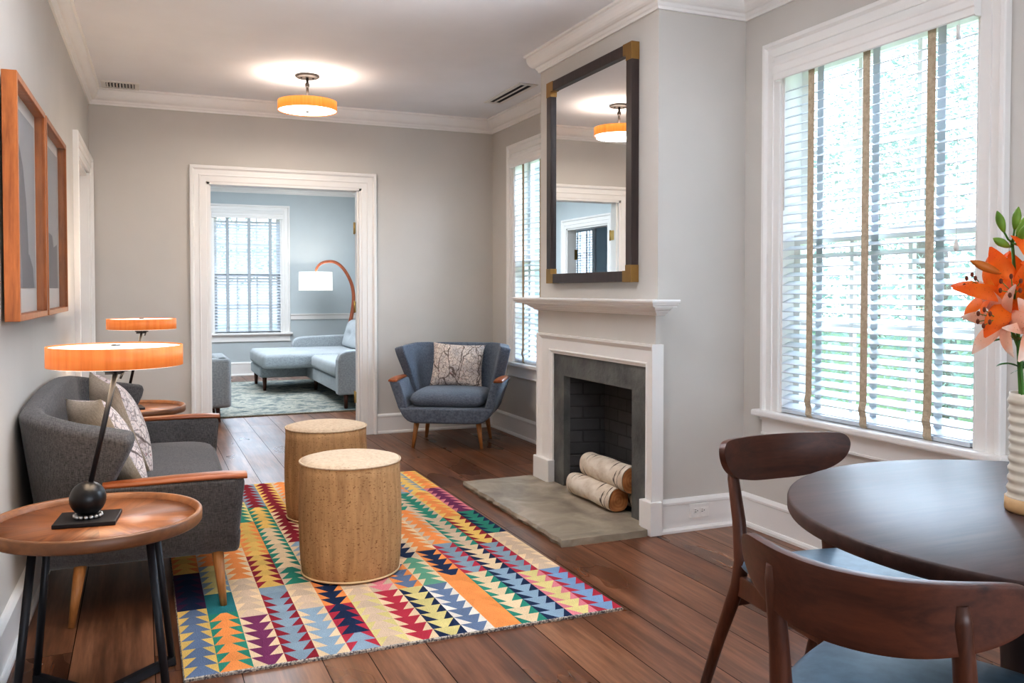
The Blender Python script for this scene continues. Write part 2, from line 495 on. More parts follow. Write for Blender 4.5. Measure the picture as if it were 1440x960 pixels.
# door in the left wall (door_2)
mb = MB(); casing(mb, lambda a, b, v: (xl(a) + v, a, b), D2, .12)
door2 = struct('door_2', mb, M['trim'])
mb = MB(); X2 = xl(6.5)
for y0, y1 in ((D2[0], D2[0] + .02), (D2[1] - .02, D2[1])): mb.box(xl(y0) - .13, xl(y0) + .004, y0, y1, 0, D2[3])
mb.box(X2 - .13, X2 + .004, D2[0], D2[1], D2[3] - .02, D2[3]); mb.build('jamb', M['trim'], door2)
mb = MB(); mb.box(X2 - .11, X2 - .075, D2[0] + .02, D2[1] - .02, .005, D2[3] - .02)
for z0, z1 in ((.2, .9), (1.05, 1.9)):
    for y0, y1 in ((D2[0] + .12, 6.43), (6.53, D2[1] - .12)): mb.box(X2 - .076, X2 - .068, y0, y1, z0, z1)
mb.build('door_panel', M['trim'], door2, bevel=.004)
# far room side door (door_3)
mb = MB(); casing(mb, lambda a, b, v: (FL + v, a, b), DF); door3 = struct('door_3', mb, M['trim'])
mb = MB()
mb.box(FL - .14, FL, DF[0] - .002, DF[0] + .02, 0, DF[3]); mb.box(FL - .14, FL, DF[1] - .02, DF[1] + .002, 0, DF[3]); mb.box(FL - .14, FL, DF[0], DF[1], DF[3] - .02, DF[3])
mb.build('jamb', M['trim'], door3)
mb = MB(); mb.box(FL - .15, FL - .11, DF[1] - .021, DF[1] - .013, 1.62, 1.76); mb.build('hinge', M['brass_hinge'], door3)

# ---- windows: structure, with sashes and panes; the blinds are things of their own
def window(name, fn, rect, depth, sill=True, rows=2):
    """fn(a,b,out) out>0 into the room"""
    a0, a1, b0, b1 = rect
    mb = MB(); casing(mb, fn, rect, .118)
    w = struct(name, mb, M['trim'])
    mb = MB()
    def bx(p0, p1, q0, q1, t0, t1, m=None):
        (m or mb).hexa([fn(a, b, t) for t in (t0, t1) for a, b in ((p0, q0), (p1, q0), (p1, q1), (p0, q1))])
    bx(a0 - .002, a0 + .014, b0, b1, -depth, .004); bx(a1 - .014, a1 + .002, b0, b1, -depth, .004); bx(a0, a1, b1 - .014, b1 + .002, -depth, .004)
    mb.build('jamb', M['trim'], w)
    mb = MB(); bx(a0 - .15, a1 + .15, b0 - .032, b0, -depth, .062); mb.build('sill', M['trim'], w, bevel=.01, seg=3)
    mb = MB(); bx(a0 - .115, a1 + .115, b0 - .118, b0 - .034, -.002, .017); bx(a0 - .12, a1 + .12, b0 - .05, b0 - .032, -.002, .026); bx(a0 - .118, a1 + .118, b0 - .122, b0 - .112, -.002, .021)
    mb.build('apron', M['trim'], w)
    mid = (b0 + b1) / 2
    for (z0, z1, t) in ((b0, mid + .02, -depth + .07), (mid - .02, b1, -depth + .03)):
        mb = MB()
        bx(a0 + .014, a0 + .056, z0, z1, t, t + .035); bx(a1 - .056, a1 - .014, z0, z1, t, t + .035)
        bx(a0 + .056, a1 - .056, z0, z0 + .045, t, t + .035); bx(a0 + .056, a1 - .056, z1 - .045, z1, t, t + .035)
        for i in (1, 2):
            a = a0 + .056 + (a1 - a0 - .112) * i / 3; bx(a - .011, a + .011, z0 + .045, z1 - .045, t + .006, t + .028)
        zz = (z0 + z1) / 2; bx(a0 + .056, a1 - .056, zz - .011, zz + .011, t + .0065, t + .0275)
        s = mb.build('sash', M['trim'], w)
        mb = MB(); bx(a0 + .05, a1 - .05, z0 + .04, z1 - .04, t + .014, t + .017); mb.build('pane', M['glass'], s)
    return w
inR = lambda a, b, t: (XR - t, a, b)
inF = lambda a, b, t: (a, YF1 - t, b)
window('window_1', inR, W1, .17); window('window_2', inR, W2, .17)
window('window_3', inF, WF, .16)
window('window_4', lambda a, b, t: (FR_ - t, a, b), (8.3, 9.3, .6, 2.28), .14)
window('window_5', lambda a, b, t: (-2.2 + t, a, b), WP, .14)
# ================================================================ FIREPLACE
_t = NT('slate'); _t.col(_t.ramp(_t.noise(scale=5, detail=6, dist=.4), [(.3, srgb(58, 59, 58)), (.7, srgb(104, 103, 98))])).set(.6); _t.bump(_t.noise(scale=18, detail=6), .5, .014); M['slate'] = _t.m
_t = NT('flagstone'); _t.col(_t.ramp(_t.noise(scale=4, detail=7, dist=.6), [(.28, srgb(120, 110, 96)), (.5, srgb(156, 144, 126)), (.75, srgb(192, 180, 162))])).set(.5); _t.bump(_t.noise(scale=9, detail=8), .35, .012); M['flag'] = _t.m
def brick_mat(name, rot):
    t = NT(name); b = t.n('ShaderNodeTexBrick')
    b.inputs['Scale'].default_value = 1; b.inputs['Brick Width'].default_value = .2; b.inputs['Row Height'].default_value = .072
    b.inputs['Mortar Size'].default_value = .006; b.inputs['Mortar Smooth'].default_value = .4
    b.inputs['Color1'].default_value = (*srgb(44, 44, 46), 1); b.inputs['Color2'].default_value = (*srgb(62, 60, 60), 1); b.inputs['Mortar'].default_value = (*srgb(30, 30, 31), 1)
    sx = t.n('ShaderNodeSeparateXYZ'); t.l(t.obj(), sx.inputs[0]); cx = t.n('ShaderNodeCombineXYZ')
    t.l(sx.outputs[1 if rot else 0], cx.inputs[0]); t.l(sx.outputs[2], cx.inputs[1]); t.l(cx.outputs[0], b.inputs['Vector'])
    n = t.noise(scale=14, detail=5)
    t.col(t.mix(n, b.outputs['Color'], srgb(70, 68, 66), 'MIX')).set(.75)
    t.col(t.mix(t.math('MULTIPLY', n, .35), b.outputs['Color'], srgb(92, 90, 88)))
    t.bump(t.math('MULTIPLY_ADD', n, .3, t.math('SUBTRACT', 1, b.outputs['Fac'])), .7, .012)
    return t.m
M['brick_y'] = brick_mat('black_brick_back', True); M['brick_x'] = brick_mat('black_brick_side', False)

fp = thing('fireplace', 'white painted fireplace surround with mantel shelf, grey slate facing and black brick firebox', 'fireplace', (BX, (B0 + B1) / 2, 0))
def F(x, y, z): return (x - BX, y - (B0 + B1) / 2, z)
SF = 2.29            # surround front
OY0, OY1, OZ, SY0, SY1, SZ = 3.711, 4.776, .818, 3.621, 4.97, .935
# mantel shelf: profile swept round the breast corners
mb = MB(); prof = [(.0, 1.155), (.130, 1.155), (.132, 1.149), (.130, 1.141), (.122, 1.139), (.118, 1.128), (.108, 1.124), (.108, 1.119), (.0, 1.119)]
def shelf(prof):
    mb = MB(); vs = []; m = len(prof)
    for (u, z) in prof:
        s = u * 1.23
        vs += [F(BX + .024, B0 - s, z), F(BX - u, B0 - s, z), F(BX - u, B1 + s, z), F(BX + .024, B1 + s, z)]
    fs = [(i * 4 + j, i * 4 + j + 1, ((i + 1) % m) * 4 + j + 1, ((i + 1) % m) * 4 + j) for i in range(m) for j in range(3)]
    fs += [[i * 4 for i in range(m)], [i * 4 + 3 for i in range(m)][::-1]]
    mb.add(vs, fs, False); return mb
shelf(prof).build('mantel_shelf', M['trim'], fp)
shelf([(0, 1.119), (.075, 1.119), (.070, 1.108), (.052, 1.100), (.048, 1.094), (.036, 1.088), (.030, 1.080), (.022, 1.076), (0, 1.076)]).build('bed_molding', M['trim'], fp)
mb = MB(); a = F(BX - .018, B0 - .012, SZ); b = F(BX, B1 + .0, 1.08); mb.box(a[0], b[0] + .01, a[1], b[1], a[2], b[2]); mb.build('frieze', M['wall'], fp)
# surround: stepped architrave whose legs and head differ in width
mb = MB(); PR = [(0, -.03), (0, .0), (.10, .004), (.14, .010), (.18, .010), (.22, .004), (.72, .004), (.78, .010), (.84, .014), (.90, .020), (1, .020), (1, -.045)]
vs = []
for (u, v) in PR:
    yl = OY1 + u * (SY1 - OY1); yr = OY0 - u * (OY0 - SY0); zt = OZ + u * (SZ - OZ); x = SF + .012 - v
    vs += [F(x, yl, .0), F(x, yl, zt), F(x, yr, zt), F(x, yr, .0)]
m = len(PR)
fs = [(i * 4 + j, i * 4 + j + 1, ((i + 1) % m) * 4 + j + 1, ((i + 1) % m) * 4 + j) for i in range(m) for j in range(3)]
mb.add(vs, fs, False); mb.build('surround', M['trim'], fp)
for (y0, y1) in ((OY1 - .006, SY1 + .02), (SY0 - .014, OY0 + .006)):
    mb = MB(); a = F(SF - .022, y0, .03); b = F(SF + .045, y1, .165); mb.box(a[0], b[0], a[1], b[1], .0, b[2]); mb.build('plinth', M['trim'], fp, bevel=.004)
# slate facing
mb = MB(); xs0, xs1 = 2.312, 2.36
for (y0, y1, z0, z1) in ((OY0 - .06, FBY0, 0, OZ + .05), (FBY1, OY1 + .06, 0, OZ + .05), (FBY0, FBY1, FBZ, OZ + .05)):
    a = F(xs0, y0, z0); b = F(xs1, y1, z1); mb.box(a[0], b[0], a[1], b[1], z0, z1)
mb.build('slate_facing', M['slate'], fp, bevel=.002)
# firebox
mb = MB(); a = F(FBX, 3.84, 0); b = F(FBX + .06, 4.66, 0); mb.box(a[0], b[0], a[1], b[1], 0, .75); mb.build('firebox_back', M['brick_y'], fp)
for s in (0, 1):
    mb = MB(); yf = FBY1 if s else FBY0; yb = FBY1 - .06 if s else FBY0 + .06; d = .05 if s else -.05
    p = [F(2.355, yf, 0), F(FBX + .02, yb, 0), F(FBX + .02, yb + d, 0), F(2.355, yf + d, 0)]
    mb.hexa([(q[0], q[1], 0) for q in p] + [(q[0], q[1], .75) for q in p]); mb.build('firebox_side', M['brick_x'], fp)
mb = MB(); a = F(2.33, 3.83, 0); b = F(FBX + .05, 4.67, 0); mb.box(a[0], b[0], a[1], b[1], .70, .75); mb.build('firebox_top', M['slate'], fp)
mb = MB(); mb.box(a[0] - .005, b[0], a[1], b[1], .002, .03); mb.build('firebox_floor', M['slate'], fp)

# hearth slab with a rough split edge
mb = MB(); rnd = random.Random(5)
hp = []
for i in range(29): hp.append((1.80 + rnd.uniform(-.006, .006), 4.99 - (4.99 - 3.625) * i / 28))
for i in range(1, 12): hp.append((1.80 + (2.262 - 1.80) * i / 11, 3.622 + rnd.uniform(-.004, .004)))
hp += [(2.262, 3.70), (2.36, 3.72), (2.36, 4.76), (2.26, 4.78), (2.262, 5.0)]
n = len(hp)
lo = [(x + (0 if x > 2.2 else rnd.uniform(-.004, .008)), y, .0) for x, y in hp]; mi_ = [(x - (0 if x > 2.2 else rnd.uniform(.002, .010)), y, .017) for x, y in hp]; hi = [(x, y, .033) for x, y in hp]
mb.add(lo + mi_ + hi, [(i + k * n, (i + 1) % n + k * n, (i + 1) % n + (k + 1) * n, i + (k + 1) * n) for i in range(n) for k in (0, 1)] + [list(range(2 * n, 3 * n)), list(range(n))[::-1]], False)
h = mb.build('hearth_slab', M['flag'], None); tag(h, 'rough grey flagstone hearth slab on the floor before the fireplace', 'hearth')

# birch logs
_t = NT('birch_bark'); v = _t.mapped((60, 9, 60)); n1 = _t.noise(v, .6, 4, .6, .8); n2 = _t.noise(scale=9, detail=5)
c = _t.ramp(n2, [(.3, srgb(196, 178, 156)), (.55, srgb(226, 214, 198)), (.8, srgb(186, 160, 132))])
dk = _t.ramp(_t.noise(_t.mapped((5, 34, 5)), 1, 3, .6, .3), [(.60, (0, 0, 0)), (.64, (1, 1, 1))])
_t.col(_t.mix(dk, c, srgb(58, 44, 36))).set(.8); _t.bump(_t.noise(scale=30, detail=6), .5, .01); M['birch'] = _t.m
_t = NT('cut_log_end'); g = _t.n('ShaderNodeTexWave', wave_type='RINGS', rings_direction='Y'); g.inputs['Scale'].default_value = 18; g.inputs['Distortion'].default_value = 2.5; g.inputs['Detail'].default_value = 3
_t.l(_t.obj(), g.inputs['Vector']); _t.col(_t.mix(_t.noise(scale=14, detail=4), _t.ramp(g.outputs['Fac'], [(0, srgb(170, 112, 62)), (1, srgb(198, 142, 88))]), srgb(140, 84, 44))).set(.85); M['cut'] = _t.m
def log(loc, L, r, rz, label, seed, tilt=0):
    rn = random.Random(seed); t = thing('birch_log', label, 'firewood log', loc, rz, 'birch logs stacked in the firebox')
    t.rotation_euler = (R(tilt), 0, rz)
    ph = [rn.uniform(0, 6) for _ in range(4)]
    def rad(a, y): return r * (1 + .05 * sin(2 * a + ph[0] + y * 3) + .03 * sin(3 * a + ph[1] + y * 9) + .025 * sin(y * 22 + ph[2]))
    mb = MB(); N = 36; K = 16
    vs = []
    for i in range(K + 1):
        y = -L / 2 + L * i / K
        for k in range(N):
            a = 2 * pi * k / N; q = rad(a, y); vs.append((q * cos(a), y + (.006 * sin(3 * a + ph[3]) if i in (0, K) else 0), q * sin(a)))
    mb.add(vs, [(i * N + k, i * N + (k + 1) % N, (i + 1) * N + (k + 1) % N, (i + 1) * N + k) for i in range(K) for k in range(N)], True)
    mb.build('bark', M['birch'], t)
    for s in (-1, 1):
        y = s * (L / 2 - .001); e = MB()
        vs = [(0, y, 0)] + [(rad(2 * pi * k / N, y) * .97 * cos(2 * pi * k / N), y + s * .004 + .006 * sin(6 * pi * k / N + ph[3]), rad(2 * pi * k / N, y) * .97 * sin(2 * pi * k / N)) for k in range(N)]
        e.add(vs, [(0, 1 + k, 1 + (k + 1) % N) for k in range(N)], False); e.build('cut_end', M['cut'], t)
    return t
LOGS = [((2.29, 4.20, .098), .47, .063, 0.02, 'lower birch log at the front of the firebox, resting on the hearth', 1),
        ((2.34, 4.135, .214), .50, .066, -.03, 'birch log lying on top of the two others in the firebox', 2),
        ((2.43, 4.15, .095), .43, .060, .0, 'birch log at the back of the firebox, mostly hidden behind the front one', 3)]
for a in LOGS: log(*a)

# ================================================================ MIRROR over the mantel
MY0, MY1, MZ0, MZ1, MD = 3.829, 4.829, 1.243, 2.452, .044
mt = thing('wall_mirror', 'tall mirror in dark wood frame with brass corners hanging above the mantel', 'mirror', (BX - .001, (MY0 + MY1) / 2, MZ0))
hw = (MY1 - MY0) / 2; hh = MZ1 - MZ0; fw = .055
for (y0, y1, z0, z1) in ((-hw, hw, 0, fw), (-hw, hw, hh - fw, hh), (-hw, -hw + fw, fw, hh - fw), (hw - fw, hw, fw, hh - fw)):
    MB().box(-MD, 0, y0, y1, z0, z1).build('frame_rail', M['dark_frame'], mt, bevel=.002)
MB().box(-.024, -.004, -hw + fw - .004, hw - fw + .004, fw - .004, hh - fw + .004).build('mirror_glass', M['mirror'], mt)
k = .088; e = .0018
for sy in (-1, 1):
    for top in (0, 1):
        f = lambda a, b, h: (h, sy * (hw + e - a), (hh + e - b) if top else (b - e))
        mb = MB(); mb.prism([(0, 0), (k, 0), (k, fw + 2 * e), (fw + 2 * e, fw + 2 * e), (fw + 2 * e, k), (0, k)], f, -MD - e, 0)
        mb.build('corner_cap', M['brass'], mt, bevel=.001)
# ================================================================ BLINDS
def blind(name_label, loc, rz, wd, z0, z1, tapes, wand_side, group, tape='tape', tilt=22):
    """local x along the window, local -y towards the room, z up from sill"""
    t = thing('window_blind', name_label, 'blind', loc, rz, group)
    hw = wd / 2
    # valance with a small return and stepped face
    mb = MB(); pr = [(-.030, 0), (-.036, .004), (-.036, .03), (-.040, .036), (-.040, .066), (-.044, .072), (-.046, .082), (-.030, .082)]
    pr = [(y, z1 + z) for y, z in pr]
    vs = [(-hw - .028, y, z) for y, z in pr] + [(hw + .028, y, z) for y, z in pr]; n = len(pr)
    mb.add(vs, [(i, (i + 1) % n, (i + 1) % n + n, i + n) for i in range(n)] + [list(range(n)), list(range(n, 2 * n))[::-1]], False)
    for s in (-1, 1): mb.box(s * (hw + .028), s * (hw + .018), -.03, .0, z1, z1 + .082)
    mb.build('valance', M['trim'], t)
    MB().box(-hw, hw, .0, .05, z1 + .03, z1 + .078).build('head_rail', M['white_metal'], t)
    mb = MB(); sp = .0418; n = int((z1 + .02 - z0 - .03) / sp); cy = .027; a = R(tilt)
    for i in range(n):
        z = z0 + .034 + i * sp; dy, dz = .025 * cos(a), .025 * sin(a)
        tz = .0018
        mb.hexa([(-hw, cy - dy, z - dz - tz), (hw, cy - dy, z - dz - tz), (hw, cy + dy, z + dz - tz), (-hw, cy + dy, z + dz - tz),
                 (-hw, cy - dy, z - dz + tz), (hw, cy - dy, z - dz + tz), (hw, cy + dy, z + dz + tz), (-hw, cy + dy, z + dz + tz)])
    mb.build('slats', M['slat'], t)
    MB().box(-hw, hw, .004, .05, z0, z0 + .018).build('bottom_rail', M['slat'], t, bevel=.003)
    for x in tapes:
        mb = MB(); w = .020
        pts = [(-.004, z1 + .03), (-.004, z0 + .30), (-.005, z0 + .11), (-.013, z0 + .075), (-.004, z0 + .045), (-.006, z0 + .012), (.004, z0 - .002)]
        vs = []
        for y, z in pts: vs += [(x - w, y, z), (x + w, y, z)]
        mb.add(vs, [(2 * i, 2 * i + 1, 2 * i + 3, 2 * i + 2) for i in range(len(pts) - 1)], False)
        mb.build('ladder_tape', M[tape], t)
        MB().box(x - w, x + w, .051, .052, z0 + .01, z1 + .03).build('rear_tape', M['slat'], t)  # same cloth as the front tape, whitened to look lit from outside
    s = wand_side
    mb = MB(); mb.tube([(-s * (hw - .02), -.008, z1 + .02), (-s * (hw - .02), -.008, z1 - .62)], .0035, 8); mb.build('wand', M['white_metal'], t)
    mb = MB(); mb.tube([(s * (hw - .06), -.008, z1 + .01), (s * (hw - .06), -.008, z0 + .78)], .0012, 6)
    c = mb.build('pull_cord', M['white_metal'], t)
    MB().lathe([(.001, .045), (.006, .043), (.006, .032), (.010, .018), (.010, .008), (.006, 0), (.001, 0)], (s * (hw - .06), -.008, z0 + .735), 12).build('tassel', M['white_metal'], c)
    MB().lathe([(.001, .05), (.007, .05), (.008, 0), (.001, 0)], (s * (hw - .06), -.012, z1 - .06), 12).build('cord_clip', M['trim'], c)
    return t
# local +x must run along the wall: right wall seen from the room, right hand = -Y
RB = R(-90)
G = 'white slatted window blinds'
blind('large near white slatted blind with three tan tapes beside the dining table', (2.835, 2.83, 0), RB, 1.04, .613, 2.20, (-.325, .005, .335), 1, G)
blind('narrow view of white slatted blind behind the chimney breast and armchair', (2.835, 6.09, 0), RB, 1.04, .613, 2.20, (-.33, 0, .33), 1, G)
blind('white slatted blind in the far room window seen through the cased opening', (1.39, YF1 - .0, 0), 0, .90, .615, 2.205, (-.27, .02, .31), 1, G, 'tape_grey', 38)
blind('white slatted blind reflected in the mirror, in the room past the far side door', (-2.2, 13.16, 0), R(90), 1.04, .62, 2.17, (-.33, 0, .33), 1, G, 'tape_grey')

# ================================================================ CEILING LAMP
_t = NT('veneer_glow'); v = _t.mapped((60, 60, 3)); n = _t.noise(v, 1, 4, .6, .3)
c = _t.ramp(n, [(.3, srgb(226, 126, 46)), (.7, srgb(244, 150, 64))]); _t.col(c).set(.5); _t.l(c, _t.p.inputs['Emission Color']); _t.p.inputs['Emission Strength'].default_value = .75; M['veneer'] = _t.m
_t = NT('veneer_lamp'); v = _t.mapped((70, 70, 3)); n = _t.noise(v, 1, 4, .6, .3)
c = _t.ramp(n, [(.3, srgb(206, 110, 48)), (.7, srgb(224, 130, 64))]); _t.col(c).set(.5); _t.l(c, _t.p.inputs['Emission Color']); _t.p.inputs['Emission Strength'].default_value = .45; M['veneer_dim'] = _t.m
M['diffuser'] = emit('lamp_diffuser', (1, .95, .87), 3.0)
M['diffuser_lamp'] = emit('table_lamp_diffuser', (1, .92, .80), 1.5)
def shade_ring(mb, r, z0, z1, n=64, th=.003):
    mb.lathe([(r, z0), (r, z1), (r - th, z1), (r - th, z0), (r, z0)], n=n)
cl = thing('ceiling_lamp', 'drum ceiling lamp with orange wood veneer shade and white diffuser', 'ceiling lamp', (1.072, 6.12, ZC))
mb = MB(); mb.lathe([(.001, 0), (.082, 0), (.082, -.012), (.074, -.018), (.001, -.018)]); cn = mb.build('canopy', M['bronze'], cl)
for x in (-.04, .04): MB().lathe([(.001, -.018), (.007, -.018), (.006, -.026), (.001, -.027)], (x, 0, 0), 10).build('screw', M['iron'], cn)
MB().tube([(0, 0, -.015), (0, 0, -.16)], [.009, .009], 12).build('stem', M['bronze'], cl)
mb = MB(); mb.tube([(0, 0, -.05), (0, 0, -.06), (0, 0, -.075), (0, 0, -.085)], [.009, .015, .015, .009], 12); mb.build('stem_collar', M['bronze'], cl)
mb = MB(); shade_ring(mb, .2, -.245, -.180); mb.build('shade', M['veneer'], cl)
MB().lathe([(.001, -.243), (.1, -.242), (.196, -.240), (.196, -.236), (.001, -.238)], n=64).build('diffuser', M['diffuser'], cl)
MB().lathe([(.001, -.243), (.010, -.243), (.010, -.252), (.006, -.257), (.001, -.257)], n=16).build('finial', M['steel'], cl)
mb = MB()
for a in range(3):
    q = 2 * pi * a / 3; mb.tube([(0, 0, -.16), (.195 * cos(q), .195 * sin(q), -.19)], .004, 6)
mb.build('spider', M['bronze'], cl)

# ================================================================ CEILING VENTS
v1 = thing('ceiling_vent', 'small white ceiling vent with curved louvers in the corner above the left wall', 'vent', (-.12, 6.93, ZC))
mb = MB(); 
for (x0, x1, y0, y1) in ((-.125, .125, -.115, -.08), (-.125, .125, .08, .115), (-.125, -.095, -.08, .08), (.095, .125, -.08, .08)): mb.box(x0, x1, y0, y1, -.008, 0)
mb.build('vent_frame', M['white_metal'], v1, bevel=.002)
MB().box(-.1, .1, -.085, .085, -.002, 0).build('vent_backing', M['black_hole'], v1)
mb = MB()
for i in range(9):
    x = -.085 + i * .021; T = Matrix.Translation((x, 0, -.007)) @ Matrix.Rotation(R(40 if i > 4 else -50), 4, 'Y'); mb.box(-.008, .008, -.08, .08, -.0012, .0012, T)
mb.build('louvers', M['white_metal'], v1)
v2 = thing('ceiling_vent', 'long slotted ceiling vent with two dark slots near the chimney breast', 'vent', (2.575, 6.09, ZC))
mb = MB()
for (x0, x1) in ((-.075, -.045), (-.008, .008), (.045, .075)): mb.box(x0, x1, -.35, .35, -.007, 0)
for (y0, y1) in ((-.35, -.31), (.31, .35)): mb.box(-.045, .045, y0, y1, -.007, 0)
mb.build('vent_frame', M['white_metal'], v2, bevel=.002)
MB().box(-.05, .05, -.32, .32, -.002, 0).build('slot_backing', M['black_hole'], v2)

# ================================================================ FRAMED PICTURES on the left wall
def picture(loc_y, w, label, shapes):
    z0, h, d, fw = 1.097, .815, .045, .022
    t = thing('framed_picture', label, 'picture', (xl(loc_y + w / 2) + .011, loc_y + w / 2, z0), R(90 - 1.15), 'wood framed pictures on the left wall')
    # local x along wall (+Y), local -y out into the room
    hw = w / 2
    for (x0, x1, a, b, m) in ((-hw, -hw + fw, 0, h, 'cherry'), (hw - fw, hw, 0, h, 'cherry'), (-hw + fw, hw - fw, 0, fw, 'cherry_y'), (-hw + fw, hw - fw, h - fw, h, 'cherry_y')):
        MB().box(x0, x1, -d, 0, a, b).build('frame_rail', M[m], t, bevel=.0015)
    MB().box(-hw + fw, hw - fw, -.008, -.002, fw, h - fw).build('mount', M['art_mat'], t)
    ix = hw - fw - .035; iz0, iz1 = fw + .09, h - fw - .05
    pr = MB(); pr.box(-ix, ix, -.0095, -.008, iz0, iz1); p = pr.build('print', M['art_back'], t)
    k = .0105
    for poly, m in shapes:
        mb = MB(); pts = [(-ix + u * 2 * ix, -k, iz0 + v_ * (iz1 - iz0)) for u, v_ in poly]; mb.add(pts, [list(range(len(pts)))], False); mb.build('printed_shape', M[m], p); k += .0004
    mb = MB(); mb.box(-hw + fw, hw - fw, -.040, -.038, fw, h - fw); mb.build('picture_glass', M['pic_glass'], t)
arch = [(.0, .0), (.0, .70)] + [(.0 + .62 * (1 - cos(R(a))) / 1, .70 + .0 * a) for a in ()] + [(.08, .80), (.2, .84), (.34, .82), (.5, .70), (.62, .5), (.68, .25), (.7, .0)]
picture(3.24, .752, 'nearer wood framed print with a tall grey arch shape on the left wall', [(arch, 'art_dark'), ([(.0, 0), (.0, .3), (.2, .34), (.34, .26), (.42, .1), (.42, 0)], 'art_mid'), ([(.5, 0), (.52, .16), (.7, .2), (.86, .12), (.9, 0)], 'art_dark')])
picture(4.03, .80, 'farther wood framed print with low grey shapes on the left wall', [([(.1, 0), (.1, .34), (.3, .4), (.62, .38), (.7, .3), (.9, .33), (.92, 0)], 'art_dark'), ([(.0, 0), (.0, .12), (.2, .2), (.4, .14), (.42, 0)], 'art_mid')])

# ================================================================ OUTLETS
def outlet(label, loc, rz):
    t = thing('wall_outlet', label, 'outlet', loc, rz)
    MB().box(-.0575, .0575, -.006, 0, -.036, .036).build('cover_plate', M['outlet'], t, bevel=.003)
    for x in (-.02, .02):
        f = MB().box(x - .016, x + .016, -.008, -.006, -.014, .014).build('receptacle', M['outlet'], t, bevel=.002)
        mb = MB()
        for (dx, dz, w, h) in ((-.005, .005, .0035, .0012), (-.005, -.005, .0045, .0012), (.007, 0, .002, .002)): mb.box(x + dx - w, x + dx + w, -.0086, -.0078, dz - h, dz + h)
        mb.build('slots', M['black_hole'], f)
outlet('white double outlet on the chimney baseboard beside the fireplace', (2.565, B0 - .0182, .098), 0)
outlet('white outlet on the left baseboard behind the loveseat corner', (xl(3.62) + .0182, 3.62, .095), R(90))
